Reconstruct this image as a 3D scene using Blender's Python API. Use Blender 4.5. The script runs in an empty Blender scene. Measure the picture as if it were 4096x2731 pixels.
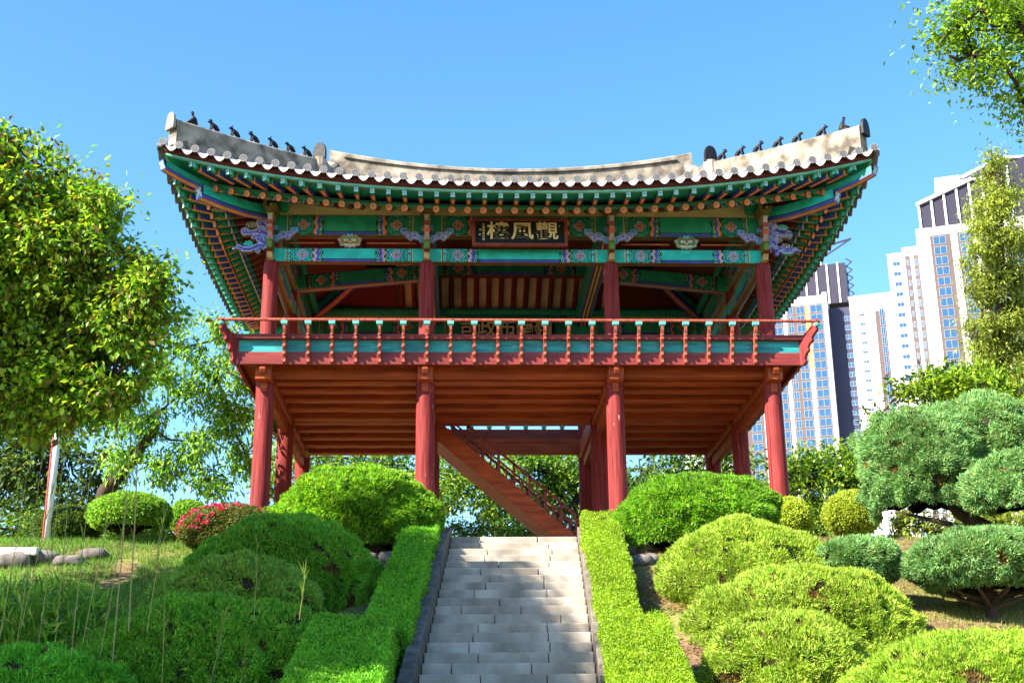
import bpy, math, random
import numpy as np
from mathutils import Matrix, Vector
# ------------------------------------------------------------------ camera, world, sun, exposure
S = bpy.context.scene
COL = S.collection
CAM = np.array([-1.1606, -25.0301, -7.5961]); YAW, PITCH, ROLL, FPX = 0.0401, 0.3197, -0.0101, 5290.56
def basis():
    cy, sy = math.cos(YAW), math.sin(YAW); cp, sp = math.cos(PITCH), math.sin(PITCH)
    f = np.array([sy*cp, cy*cp, sp]); r = np.array([cy, -sy, 0.0]); u = np.cross(r, f)
    cr, sr = math.cos(ROLL), math.sin(ROLL)
    return r*cr+u*sr, u*cr-r*sr, f
R_, U_, F_ = basis()
cd = bpy.data.cameras.new('camera'); cam = bpy.data.objects.new('camera', cd); COL.objects.link(cam)
cam.matrix_world = Matrix(((R_[0], U_[0], -F_[0], CAM[0]), (R_[1], U_[1], -F_[1], CAM[1]), (R_[2], U_[2], -F_[2], CAM[2]), (0, 0, 0, 1)))
cd.sensor_width = 36; cd.sensor_fit = 'HORIZONTAL'; cd.lens = FPX/4096*36; cd.clip_start = 0.1; cd.clip_end = 5000
S.camera = cam
SUN = Vector((-1.136, -0.69, 1.0)).normalized()
W = bpy.data.worlds.new('World'); S.world = W; W.use_nodes = True
nt = W.node_tree; nt.nodes.clear()
sky = nt.nodes.new('ShaderNodeTexSky'); sky.sky_type = 'NISHITA'; sky.sun_disc = False
sky.sun_elevation = math.asin(SUN.z); sky.sun_rotation = math.atan2(SUN.x, SUN.y)
sky.altitude = 0; sky.air_density = 1.0; sky.dust_density = 0.3; sky.ozone_density = 2.0
hs = nt.nodes.new('ShaderNodeHueSaturation'); hs.inputs['Saturation'].default_value = 1.27; hs.inputs['Value'].default_value = 1.0
bg = nt.nodes.new('ShaderNodeBackground'); bg.inputs[1].default_value = 0.10
wo = nt.nodes.new('ShaderNodeOutputWorld')
nt.links.new(sky.outputs[0], hs.inputs['Color']); nt.links.new(hs.outputs[0], bg.inputs[0]); nt.links.new(bg.outputs[0], wo.inputs[0])
sd = bpy.data.lights.new('sun', 'SUN'); sd.energy = 5.0; sd.angle = math.radians(0.5); sd.color = (1.0, 0.91, 0.76)
so = bpy.data.objects.new('sun', sd); COL.objects.link(so); so.rotation_euler = (-SUN).to_track_quat('-Z', 'Y').to_euler()
so.location = (-30, -30, 40)
S.view_settings.view_transform = 'Standard'; S.view_settings.look = 'None'; S.view_settings.gamma = 1.0
S.view_settings.exposure = 2.0
S.cycles.max_bounces = 8; S.cycles.transparent_max_bounces = 8
# ------------------------------------------------------------------ numbers and small helpers
K = 1.7415
def at(x, y, D):                         # a point seen at picture position (x, y) at distance D
    u, v = x*K, y*K
    return CAM + D*(F_ + R_*(u-2048)/FPX - U_*(v-1365.5)/FPX)
def px(n, D): return n*K*D/FPX           # a size in the picture at distance D, in metres
def T(x, y):                             # the ground
    z = -3.74 + np.minimum(0, np.maximum(-5.46, (np.asarray(y)+3)*0.4525))
    return z
def s(r, g, b):
    f = lambda c: (c/12.92 if c <= .04045 else ((c+.055)/1.055)**2.4)
    return (f(r/255), f(g/255), f(b/255))
GREEN = (.014, .30, .20); DGREEN = (.012, .10, .055); TEAL = (.02, .50, .46); LTEAL = (.12, .60, .52)
BLUE = (.05, .09, .50); LBLUE = (.18, .29, .80); LILAC = (.45, .45, .62); ORANGE = (.70, .21, .06); ORANGE2 = (.80, .40, .14)
RED = (.235, .031, .030); DRED = (.16, .022, .013); CREAM = (.65, .52, .30); WHITE = (.7, .7, .68); BLACK = (.012, .014, .014)
OLIVE = (.17, .15, .05); YEL = (.6, .42, .1)
def vnoise(P, sc, seed=0):
    P = np.asarray(P, float)*sc + seed*17.31
    i = np.floor(P).astype(np.int64); f = P-i; f = f*f*(3-2*f)
    def h(a, b, c):
        n = (a*73856093) ^ (b*19349663) ^ (c*83492791)
        n = (n*1103515245+12345) & 0x7fffffff
        n = ((n >> 13) ^ n)*1274126177 & 0x7fffffff
        return n/0x7fffffff
    r = 0
    for dx in (0, 1):
        for dy in (0, 1):
            for dz in (0, 1):
                w = (f[..., 0] if dx else 1-f[..., 0])*(f[..., 1] if dy else 1-f[..., 1])*(f[..., 2] if dz else 1-f[..., 2])
                r = r + w*h(i[..., 0]+dx, i[..., 1]+dy, i[..., 2]+dz)
    return r
def fbm(P, sc, seed=0): return .55*vnoise(P, sc, seed)+.3*vnoise(P, sc*2.1, seed+3)+.15*vnoise(P, sc*4.3, seed+7)
# ------------------------------------------------------------------ materials
MATS = {}
def newmat(name):
    m = bpy.data.materials.new(name); m.use_nodes = True; n = m.node_tree; n.nodes.clear()
    o = n.nodes.new('ShaderNodeOutputMaterial'); return m, n, o
def wear(n, src, amount, scale, dark=(.5, .5, .5), stretch=(1, 1, 1)):
    tc = n.nodes.new('ShaderNodeTexCoord'); mp = n.nodes.new('ShaderNodeMapping'); mp.inputs['Scale'].default_value = stretch
    nz = n.nodes.new('ShaderNodeTexNoise'); nz.inputs['Scale'].default_value = scale; nz.inputs['Detail'].default_value = 6
    cr = n.nodes.new('ShaderNodeValToRGB'); cr.color_ramp.elements[0].position = .35; cr.color_ramp.elements[1].position = .68
    cr.color_ramp.elements[0].color = (*dark, 1); cr.color_ramp.elements[1].color = (1.1, 1.1, 1.1, 1)
    mx = n.nodes.new('ShaderNodeMixRGB'); mx.blend_type = 'MULTIPLY'; mx.inputs[0].default_value = amount
    n.links.new(tc.outputs['Object'], mp.inputs[0]); n.links.new(mp.outputs[0], nz.inputs['Vector'])
    n.links.new(nz.outputs[0], cr.inputs[0]); n.links.new(src, mx.inputs[1]); n.links.new(cr.outputs[0], mx.inputs[2])
    return mx.outputs[0], nz.outputs[0]
def pbr(name, color=None, rough=.6, amount=.6, scale=4, dark=(.45, .45, .45), stretch=(1, 1, 1), bump=.25, spec=.3, chips=None):
    if name in MATS: return MATS[name]
    m, n, o = newmat(name)
    p = n.nodes.new('ShaderNodeBsdfPrincipled'); p.inputs['Roughness'].default_value = rough; p.inputs['Specular IOR Level'].default_value = spec
    if color is None:
        a = n.nodes.new('ShaderNodeVertexColor'); a.layer_name = 'Col'; src = a.outputs[0]
    else:
        a = n.nodes.new('ShaderNodeRGB'); a.outputs[0].default_value = (*color, 1); src = a.outputs[0]
    c, nz = wear(n, src, amount, scale, dark, stretch)
    if chips:
        tc = n.nodes.new('ShaderNodeTexCoord'); mp = n.nodes.new('ShaderNodeMapping'); mp.inputs['Scale'].default_value = (9, 9, 1.1)
        n2 = n.nodes.new('ShaderNodeTexNoise'); n2.inputs['Scale'].default_value = 3.0; n2.inputs['Detail'].default_value = 8
        r2 = n.nodes.new('ShaderNodeValToRGB'); r2.color_ramp.elements[0].position = .70; r2.color_ramp.elements[1].position = .75
        mx = n.nodes.new('ShaderNodeMixRGB'); mx.inputs[2].default_value = (*chips, 1)
        n.links.new(tc.outputs['Object'], mp.inputs[0]); n.links.new(mp.outputs[0], n2.inputs['Vector']); n.links.new(n2.outputs[0], r2.inputs[0])
        n.links.new(r2.outputs[0], mx.inputs[0]); n.links.new(c, mx.inputs[1]); c = mx.outputs[0]
        m3 = n.nodes.new('ShaderNodeMapping'); m3.inputs['Scale'].default_value = (15, 15, .42); n3 = n.nodes.new('ShaderNodeTexNoise'); n3.inputs['Scale'].default_value = 1.6; n3.inputs['Detail'].default_value = 5
        r3 = n.nodes.new('ShaderNodeValToRGB'); e3 = r3.color_ramp.elements; e3[0].position = .30; e3[0].color = (.22, .18, .18, 1); e3[1].position = .37; e3[1].color = (1, 1, 1, 1)
        x3 = n.nodes.new('ShaderNodeMixRGB'); x3.blend_type = 'MULTIPLY'; x3.inputs[0].default_value = 1
        n.links.new(tc.outputs['Object'], m3.inputs[0]); n.links.new(m3.outputs[0], n3.inputs['Vector']); n.links.new(n3.outputs[0], r3.inputs[0]); n.links.new(c, x3.inputs[1]); n.links.new(r3.outputs[0], x3.inputs[2]); c = x3.outputs[0]
    n.links.new(c, p.inputs['Base Color'])
    if bump:
        b = n.nodes.new('ShaderNodeBump'); b.inputs['Strength'].default_value = bump; b.inputs['Distance'].default_value = .02
        n.links.new(nz, b.inputs['Height']); n.links.new(b.outputs[0], p.inputs['Normal'])
    n.links.new(p.outputs[0], o.inputs[0]); MATS[name] = m; return m
def leafmat(name, trans=.4, rough=.5, spec=.35, gain=1.5):
    if name in MATS: return MATS[name]
    m, n, o = newmat(name)
    a = n.nodes.new('ShaderNodeVertexColor'); a.layer_name = 'Col'
    p = n.nodes.new('ShaderNodeBsdfPrincipled'); p.inputs['Roughness'].default_value = rough; p.inputs['Specular IOR Level'].default_value = spec
    t = n.nodes.new('ShaderNodeBsdfTranslucent'); mul = n.nodes.new('ShaderNodeMixRGB'); mul.blend_type = 'MULTIPLY'; mul.inputs[0].default_value = 1
    mul.inputs[2].default_value = (gain*1.1, gain, gain*.5, 1)
    mx = n.nodes.new('ShaderNodeMixShader'); mx.inputs[0].default_value = trans
    n.links.new(a.outputs[0], p.inputs['Base Color']); n.links.new(a.outputs[0], mul.inputs[1]); n.links.new(mul.outputs[0], t.inputs[0])
    n.links.new(p.outputs[0], mx.inputs[1]); n.links.new(t.outputs[0], mx.inputs[2]); n.links.new(mx.outputs[0], o.inputs[0])
    MATS[name] = m; return m
PAINT = pbr('painted_timber', None, .55, .55, 5, (.5, .5, .5), (1, 1, 1), .15)
REDW = pbr('red_timber', RED, .72, .85, 3.5, (.45, .36, .36), (6, 6, .4), .6, .18, chips=(.62, .40, .36))
REDH = pbr('red_board', (.22, .032, .027), .5, .7, 3.5, (.5, .42, .42), (.5, 5, 5), .35)
UNDER = pbr('orange_red_timber', (.38, .068, .016), .6, .8, 2.2, (.48, .4, .35), (.6, 5, 5), .4)
STONE = pbr('granite', (.41, .365, .31), .85, .9, 2.2, (.48, .46, .44), (1, 1, .6), .35)
CHEEK = pbr('kerb_granite', (.17, .145, .12), .85, .8, 5, (.4, .38, .36), (1, 1, 1), .4)
PLASTER = pbr('ridge_plaster', (.31, .265, .21), .85, 1.0, 3.2, (.26, .25, .24), (1, 1, 1), .4)
PLAST2 = pbr('ceiling_plaster', (.66, .56, .34), .9, .5, 3, (.6, .6, .6), (1, 1, 1), .2)
TILE = pbr('clay_tile', (.42, .41, .42), .6, .7, 6, (.5, .5, .52), (1, 1, 1), .3)
DTILE = pbr('dark_clay', (.011, .012, .016), .6, .6, 12, (.5, .5, .5), (1, 1, 1), .5, .25)
BARK = pbr('bark', (.055, .038, .026), .9, .8, 9, (.4, .4, .4), (1, 1, .3), .8)
ROCK = pbr('rock', (.17, .15, .14), .9, .85, 5, (.3, .3, .31), (1, 1, 1), .8)
TWIG = pbr('shrub_twigs', (.028, .026, .012), .95, .6, 8, (.4, .4, .4), (1, 1, 1), .6)
FOL = leafmat('leaves', .42)
NEED = leafmat('needles', .25, .6, .2, 1.3)
GLASS = None
# ------------------------------------------------------------------ object making
ORG = {}
def tag(o, label=None, cat=None, group=None, kind=None):
    if label: o['label'] = label
    if cat: o['category'] = cat
    if group: o['group'] = group
    if kind: o['kind'] = kind
    return o
def thing(name, label, cat, loc, group=None):
    o = bpy.data.objects.new(name, None); COL.objects.link(o); o.location = loc; o.empty_display_size = .2
    ORG[o.name] = np.array(loc, float); return tag(o, label, cat, group)
def link(name, me, parent=None, loc=None):
    o = bpy.data.objects.new(name, me); COL.objects.link(o)
    if parent is not None: o.parent = parent; ORG[o.name] = ORG[parent.name]
    else: ORG[o.name] = np.zeros(3) if loc is None else np.array(loc, float)
    if loc is not None: o.location = loc
    return o
def mkmesh(name, V, F, mat, C=None, smooth=False, mats=None, mi=None):
    me = bpy.data.meshes.new(name)
    V = np.asarray(V, np.float32)
    if isinstance(F, np.ndarray):
        k = F.shape[1]; nf = len(F)
        me.vertices.add(len(V)); me.vertices.foreach_set('co', V.ravel())
        me.loops.add(nf*k); me.loops.foreach_set('vertex_index', F.astype(np.int32).ravel())
        me.polygons.add(nf); me.polygons.foreach_set('loop_start', np.arange(0, nf*k, k, dtype=np.int32)); me.polygons.foreach_set('loop_total', np.full(nf, k, np.int32))
        me.update(calc_edges=True)
    else:
        me.from_pydata(V.tolist(), [], F); me.update()
    for m in (mats or [mat]): me.materials.append(m)
    if mi is not None: me.polygons.foreach_set('material_index', np.asarray(mi, np.int32))
    if C is not None:
        C = np.asarray(C, np.float32)
        if len(C) == len(me.polygons) and len(C) != len(me.vertices):
            lt = np.zeros(len(me.polygons), np.int32); me.polygons.foreach_get('loop_total', lt)
            a = me.color_attributes.new('Col', 'FLOAT_COLOR', 'CORNER'); C = np.repeat(C, lt, 0)
        else:
            a = me.color_attributes.new('Col', 'FLOAT_COLOR', 'POINT')
        c4 = np.ones((len(C), 4), np.float32); c4[:, :3] = C; a.data.foreach_set('color', c4.ravel())
    if smooth: me.polygons.foreach_set('use_smooth', np.ones(len(me.polygons), bool))
    return me
class MB:
    def __init__(s): s.v = []; s.f = []; s.c = []
    def add(s, V, F, c=(1, 1, 1)):
        b = len(s.v); s.v += [tuple(p) for p in V]; s.f += [tuple(i+b for i in f) for f in F]
        s.c += (list(c) if isinstance(c, list) else [c]*len(F))
    def box(s, lo, hi, c=(1, 1, 1), M=None):
        x0, y0, z0 = lo; x1, y1, z1 = hi
        V = [(x0, y0, z0), (x1, y0, z0), (x1, y1, z0), (x0, y1, z0), (x0, y0, z1), (x1, y0, z1), (x1, y1, z1), (x0, y1, z1)]
        if M is not None: V = [tuple(M @ Vector(p)) for p in V]
        s.add(V, [(0, 3, 2, 1), (4, 5, 6, 7), (0, 1, 5, 4), (1, 2, 6, 5), (2, 3, 7, 6), (3, 0, 4, 7)], c)
    def bar(s, a, b, w, h, c=(1, 1, 1), up=(0, 0, 1)):
        a = Vector(a); b = Vector(b); d = b-a; L = d.length; x = d.normalized(); y = Vector(up).cross(x).normalized(); z = x.cross(y)
        M = Matrix(((x.x, y.x, z.x, a.x), (x.y, y.y, z.y, a.y), (x.z, y.z, z.z, a.z), (0, 0, 0, 1)))
        s.box((0, -w/2, -h/2), (L, w/2, h/2), c, M)
    def tube(s, pts, rad, n=8, c=(1, 1, 1), caps=True):
        pts = [np.asarray(p, float) for p in pts]; rad = [rad]*len(pts) if np.isscalar(rad) else list(rad)
        V = []; F = []
        t0 = pts[1]-pts[0]; ref = np.array([0, 0, 1.]) if abs(t0[2]) < .9*np.linalg.norm(t0) else np.array([1., 0, 0])
        for i, p in enumerate(pts):
            t = pts[min(i+1, len(pts)-1)]-pts[max(i-1, 0)]; t = t/(np.linalg.norm(t)+1e-9)
            a = np.cross(ref, t); a /= np.linalg.norm(a)+1e-9; b = np.cross(t, a)
            for k in range(n):
                q = 2*math.pi*k/n; V.append(p+rad[i]*(a*math.cos(q)+b*math.sin(q)))
        for i in range(len(pts)-1):
            for k in range(n):
                F.append((i*n+k, i*n+(k+1) % n, (i+1)*n+(k+1) % n, (i+1)*n+k))
        if caps: F.append(tuple(range(n-1, -1, -1))); F.append(tuple((len(pts)-1)*n+k for k in range(n)))
        s.add(V, F, c)
    def prism(s, poly, M, th, c=(1, 1, 1), cf=None):      # poly in local (x, z), thickness along local y
        n = len(poly); V = [M @ Vector((x, -th/2, z)) for x, z in poly]+[M @ Vector((x, th/2, z)) for x, z in poly]
        F = [tuple(range(n)), tuple(range(2*n-1, n-1, -1))]+[(i, n+i, n+(i+1) % n, (i+1) % n) for i in range(n)]
        s.add(V, F, [c]*2+[cf or c]*n)
    def ball(s, ctr, r, c=(1, 1, 1), n=8):
        V = []; F = []; r = (r, r, r) if np.isscalar(r) else r
        for i in range(n//2+1):
            th = math.pi*i/(n//2)
            for k in range(n):
                q = 2*math.pi*k/n; V.append((ctr[0]+r[0]*math.sin(th)*math.cos(q), ctr[1]+r[1]*math.sin(th)*math.sin(q), ctr[2]+r[2]*math.cos(th)))
        for i in range(n//2):
            for k in range(n): F.append((i*n+k, (i+1)*n+k, (i+1)*n+(k+1) % n, i*n+(k+1) % n))
        s.add(V, F, c)
    def build(s, name, mat, parent=None, loc=None, smooth=False, bevel=0, color=False, weld=False):
        o = ORG[parent.name] if parent is not None else (np.array(loc, float) if loc is not None else np.zeros(3))
        me = mkmesh(name, np.array(s.v, float)-o, s.f, mat, s.c if color else None, smooth)
        if weld:
            import bmesh
            b = bmesh.new(); b.from_mesh(me); bmesh.ops.remove_doubles(b, verts=b.verts, dist=1e-4); b.to_mesh(me); b.free()
        ob = link(name, me, parent, loc if parent is None else None)
        if bevel:
            md = ob.modifiers.new('bevel', 'BEVEL'); md.width = bevel; md.segments = 2; md.limit_method = 'ANGLE'
        return ob
def smooth_angle(me, ang=40):
    me.polygons.foreach_set('use_smooth', np.ones(len(me.polygons), bool))
    try: me.set_sharp_from_angle(angle=math.radians(ang))
    except Exception: pass
def frame(o, x, z):                    # matrix with local x, local z given, y = z cross x
    x = Vector(x).normalized(); z = Vector(z).normalized(); y = z.cross(x).normalized(); z = x.cross(y)
    return Matrix(((x.x, y.x, z.x, o[0]), (x.y, y.y, z.y, o[1]), (x.z, y.z, z.z, o[2]), (0, 0, 0, 1)))
def plate(name, parent, M, x0, x1, z0, z1, cell, fn, th=.05, mat=None, side=None):
    # a cut-out painted board: cells of local (x, z) where fn(x, z) is a colour; real thickness th
    nx = max(1, int(round((x1-x0)/cell))); nz = max(1, int(round((z1-z0)/cell)))
    xs = x0+(np.arange(nx)+.5)*(x1-x0)/nx; zs = z0+(np.arange(nz)+.5)*(z1-z0)/nz
    X, Z = np.meshgrid(xs, zs, indexing='ij'); col, mask = fn(X, Z)
    dx = (x1-x0)/nx; dz = (z1-z0)/nz
    V = {}; vl = []; F = []; C = []
    def vid(i, j, k):
        if (i, j, k) not in V: V[(i, j, k)] = len(vl); vl.append(M @ Vector((x0+i*dx, -th/2 if k == 0 else th/2, z0+j*dz)))
        return V[(i, j, k)]
    for i in range(nx):
        for j in range(nz):
            if not mask[i, j]: continue
            c = tuple(col[i, j]); F.append((vid(i, j, 0), vid(i+1, j, 0), vid(i+1, j+1, 0), vid(i, j+1, 0))); C.append(c)
            F.append((vid(i, j, 1), vid(i, j+1, 1), vid(i+1, j+1, 1), vid(i+1, j, 1))); C.append(c)
            sc = side or c
            for di, dj, a, b in ((-1, 0, (i, j+1), (i, j)), (1, 0, (i+1, j), (i+1, j+1)), (0, -1, (i, j), (i+1, j)), (0, 1, (i+1, j+1), (i, j+1))):
                ii, jj = i+di, j+dj
                if ii < 0 or jj < 0 or ii >= nx or jj >= nz or not mask[ii, jj]:
                    F.append((vid(*a, 0), vid(*b, 0), vid(*b, 1), vid(*a, 1))[::-1]); C.append(sc)
    me = mkmesh(name, np.array([tuple(v) for v in vl])-ORG[parent.name], F, mat or PAINT, C)
    return link(name, me, parent)
def paintbeam(name, parent, a, b, h, d, fn, cell=.018, under=None, up=(0, 0, 1)):
    # a squared timber from a to b (centres), height h, depth d; fn(x, v) colours its long sides (x metres along, v 0..1 up)
    a = Vector(a); b = Vector(b); L = (b-a).length; M = frame(a, b-a, up)
    nx = max(2, int(L/cell)); nz = max(2, int(h/cell))
    xs = np.linspace(0, L, nx+1); zs = np.linspace(-h/2, h/2, nz+1)
    V = []; F = []; C = []
    X, Zc = np.meshgrid((xs[:-1]+xs[1:])/2, (np.arange(nz)+.5)/nz, indexing='ij')
    col = fn(X, Zc).reshape(-1, 3)
    rd = .02
    for sgn in (-1, 1):
        base = len(V)
        for x in xs:
            for z in zs:
                e = max(0, abs(z)-(h/2-rd))/rd
                V.append(M @ Vector((x, sgn*(d/2-rd*(1-math.sqrt(max(0, 1-e*e)))), z)))
        for i in range(nx):
            for j in range(nz):
                q = (base+i*(nz+1)+j, base+(i+1)*(nz+1)+j, base+(i+1)*(nz+1)+j+1, base+i*(nz+1)+j+1)
                F.append(q if sgn < 0 else q[::-1])
        C += [tuple(c) for c in col]
    w = d/2-rd
    uc = under or [DRED]
    n = len(uc); base = len(V)
    for k in range(n+1):
        y = -w+2*w*k/n; V.append(M @ Vector((0, y, -h/2-.001))); V.append(M @ Vector((L, y, -h/2-.001)))
    for k in range(n): F.append((base+2*k, base+2*k+2, base+2*k+3, base+2*k+1)); C.append(uc[k])
    base = len(V)
    for x in (0, L):
        for y in (-w, w): V.append(M @ Vector((x, y, h/2)))
    F.append((base, base+2, base+3, base+1)); C.append(OLIVE)
    base = len(V)
    for x in (0, L):
        for y, z in ((-w, -h/2), (w, -h/2), (w, h/2), (-w, h/2)): V.append(M @ Vector((x, y, z)))
    F.append((base, base+3, base+2, base+1)); C.append(GREEN); F.append((base+4, base+5, base+6, base+7)); C.append(GREEN)
    me = mkmesh(name, np.array([tuple(v) for v in V])-ORG[parent.name], F, PAINT, C)
    return link(name, me, parent)
def beamfn(L, h, base, flower, band1, scroll=(.10, .03, .02), off=.0):
    def fn(X, Vv):
        e = np.minimum(X, L-X)+off; z = (Vv-.5)*h; col = np.empty(X.shape+(3,)); col[:] = base
        def put(m, c): col[m] = c
        wv = .018*np.sin(Vv*4*math.pi)
        put(Vv < .15, BLUE); put((Vv < .19) & (Vv >= .15), BLACK)
        put(e < 1.04, BLACK); ee = e+wv
        put(ee < 1.025, base); put(ee < 1.0, DGREEN); put(ee < .975, WHITE); put(ee < .965, BLUE); put(ee < .91, LBLUE); put(ee < .895, band1); put(ee < .845, BLACK)
        put(e < .835, DGREEN)
        mx = e-.625; r = np.hypot(mx, z*min(1, .42/h)*1.0); th = np.arctan2(z, mx)
        put((e < .835) & (np.hypot(mx, z) < .215), base); 
        put((np.hypot(mx, z) < .205) & (np.sin(np.hypot(mx, z)*90+2.0*np.cos(8*th)) > .1), DGREEN)
        rf = np.hypot(mx, z); k = .085+.022*np.cos(4*th)
        put(rf < k+.022, LBLUE); put(rf < k, flower); put((rf < k*.72) & (np.cos(4*th) > .2) & (rf > .035), tuple(.45*c for c in flower)); put(rf < .03, GREEN)
        put((e < .415) & (e > .40), base); put(e <= .40, scroll)
        put((e <= .395) & (np.abs(np.hypot(((e-.35)), ((Vv*h) % .085)-.042)-.026) < .008), tuple(min(1, c*2.2) for c in base))
        put(e < .305, CREAM); put(e < .297, BLACK); put(e < .285, base); put((e < .17), base)
        return col
    return fn
def plain(c):
    def fn(X, V):
        col = np.empty(X.shape+(3,)); col[:] = c; return col
    return fn
def scrollfn(prims, blocks=(), border=LILAC, main=LBLUE, deep=BLUE, inner=DRED):
    # prims: (cx, cz, r) coils or (x0, z0, x1, z1, r) stems; blocks: (x0, x1, z0, z1) little teal blocks
    def fn(X, Z):
        col = np.zeros(X.shape+(3,)); best = np.full(X.shape, 9.); mask = np.zeros(X.shape, bool); ang = np.zeros(X.shape)
        for p in prims:
            if len(p) == 3:
                d = np.hypot(X-p[0], Z-p[1])/p[2]
                th = np.arctan2(Z-p[1], X-p[0]); dd = np.where(d > 1, d, .5+.5*np.cos((d*1.6+th/(2*math.pi))*2*math.pi)); dd = np.where(d > .82, d, dd*.8)
            else:
                x0, z0, x1, z1, r = p; vx, vz = x1-x0, z1-z0; t = np.clip(((X-x0)*vx+(Z-z0)*vz)/(vx*vx+vz*vz), 0, 1)
                d = np.hypot(X-x0-t*vx, Z-z0-t*vz)/r; dd = d
            m = d <= 1; mask |= m; upd = m & (dd < best) if len(p) == 5 else m
            best = np.where(upd, dd, best)
        col[:] = inner
        col[best > .18] = deep; col[best > .38] = main; col[best > .80] = border
        for x0, x1, z0, z1 in blocks:
            m = (X > x0) & (X < x1) & (Z > z0) & (Z < z1); mask |= m; col[m] = LBLUE
            e = np.minimum(np.minimum(X-x0, x1-X), np.minimum(Z-z0, z1-Z)); col[m & (e > .022)] = BLACK; col[m & (e > .032)] = TEAL
        return col, mask
    return fn
# ------------------------------------------------------------------ ground
def ground():
    xs = np.concatenate([-np.geomspace(900, 26, 14), np.linspace(-24, 24, 97), np.geomspace(26, 900, 14)])
    ys = np.concatenate([-np.geomspace(500, 32, 8), np.linspace(-30, 14, 111), np.geomspace(16, 1200, 16)])
    X, Y = np.meshgrid(xs, ys, indexing='ij'); Z = T(X, Y)
    P = np.stack([X, Y, X*0], -1); near = (np.abs(X) < 23) & (np.abs(Y+8) < 21) & (np.abs(X+.4) > 2.0)
    Z = Z+near*(fbm(P, .9, 5)-.5)*.22-.03-.55*((np.abs(X+.4) < 1.45) & (Y < -2.2) & (Y > -16))
    n, m = X.shape; V = np.stack([X, Y, Z], -1).reshape(-1, 3)
    I = np.arange(n*m).reshape(n, m); F = np.stack([I[:-1, :-1], I[1:, :-1], I[1:, 1:], I[:-1, 1:]], -1).reshape(-1, 4)
    m, nn, o = newmat('ground_soil')
    p = nn.nodes.new('ShaderNodeBsdfPrincipled'); p.inputs['Roughness'].default_value = .95; p.inputs['Specular IOR Level'].default_value = .1
    tc = nn.nodes.new('ShaderNodeTexCoord'); n1 = nn.nodes.new('ShaderNodeTexNoise'); n1.inputs['Scale'].default_value = .6; n1.inputs['Detail'].default_value = 8
    n2 = nn.nodes.new('ShaderNodeTexNoise'); n2.inputs['Scale'].default_value = 14; n2.inputs['Detail'].default_value = 6
    r1 = nn.nodes.new('ShaderNodeValToRGB'); e = r1.color_ramp.elements; e[0].position = .40; e[0].color = (.22, .15, .095, 1); e[1].position = .60; e[1].color = (.22, .24, .07, 1)
    r2 = nn.nodes.new('ShaderNodeValToRGB'); r2.color_ramp.elements[0].position = .3; r2.color_ramp.elements[0].color = (.5, .45, .42, 1); r2.color_ramp.elements[1].color = (1.2, 1.15, 1.1, 1)
    mx = nn.nodes.new('ShaderNodeMixRGB'); mx.blend_type = 'MULTIPLY'; mx.inputs[0].default_value = 1
    for q in (n1, n2): nn.links.new(tc.outputs['Object'], q.inputs['Vector'])
    nn.links.new(n1.outputs[0], r1.inputs[0]); nn.links.new(n2.outputs[0], r2.inputs[0]); nn.links.new(r1.outputs[0], mx.inputs[1]); nn.links.new(r2.outputs[0], mx.inputs[2])
    nn.links.new(mx.outputs[0], p.inputs['Base Color'])
    b = nn.nodes.new('ShaderNodeBump'); b.inputs['Strength'].default_value = .6; b.inputs['Distance'].default_value = .04; nn.links.new(n2.outputs[0], b.inputs['Height']); nn.links.new(b.outputs[0], p.inputs['Normal'])
    nn.links.new(p.outputs[0], o.inputs[0])
    g = link('ground', mkmesh('ground', V, F, m, smooth=True)); tag(g, kind='structure')
ground()
# ------------------------------------------------------------------ stone stairs and their side walls
def stair_x(Y): return -.27-.056*(-3-Y)
def stairs():
    rnd = random.Random(3)
    t = thing('stone_staircase', 'broad flight of pale granite steps climbing between two clipped hedges', 'staircase', (-.6, -9, -6.46))
    rise, run = .157, .347
    for k in range(35):
        y0 = -3-run*k; z1 = -3.735-rise*k; xc = stair_x(y0); mb = MB(); hw = 1.06
        cuts = [-hw]; x = -hw+rnd.uniform(.35, .9)
        while x < hw-.3: cuts.append(x); x += rnd.uniform(.75, 1.15)
        cuts.append(hw)
        for a, b in zip(cuts[:-1], cuts[1:]):
            j = rnd.uniform(-.005, .005)
            mb.box((xc+a+.005, y0+j, z1-.30), (xc+b-.005, y0+run+.10 if k else y0+1.0, z1+rnd.uniform(-.003, .003)))
        if k == 0: mb.box((xc-hw, -2.0, z1-.3), (xc+hw, 7.5, z1-.012))
        mb.build('step', STONE, t, bevel=.012)
    for sg, lab in ((-1, 'sloping stone kerb wall along the left edge of the granite steps'), (1, 'sloping stone kerb wall along the right edge of the granite steps')):
        mb = MB()
        n = 14
        for i in range(n):
            ya = -2.7-12.3*i/n; yb = -2.7-12.3*(i+1)/n
            pts = []
            for y in (ya-.004, yb+.004):
                xc = stair_x(y)+sg*1.065; zt = -3.735+(y+3)*.4525+.24
                if y > -3: zt = -3.52
                pts.append((xc, xc+sg*.17, zt))
            (a0, a1, za), (b0, b1, zb) = pts
            V = [(a0, ya, za-.6), (a1, ya, za-.6), (a1, ya, za), (a0, ya, za), (b0, yb, zb-.6), (b1, yb, zb-.6), (b1, yb, zb), (b0, yb, zb)]
            F = [(0, 1, 2, 3), (7, 6, 5, 4), (3, 2, 6, 7), (0, 4, 5, 1), (1, 5, 6, 2), (0, 3, 7, 4)]
            if sg > 0: F = [f[::-1] for f in F]
            mb.add(V, F)
        o = mb.build('kerb_wall', CHEEK, None, (0, 0, 0), bevel=.012); tag(o, lab, 'kerb wall', 'kerb walls beside the stone steps')
stairs()
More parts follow.
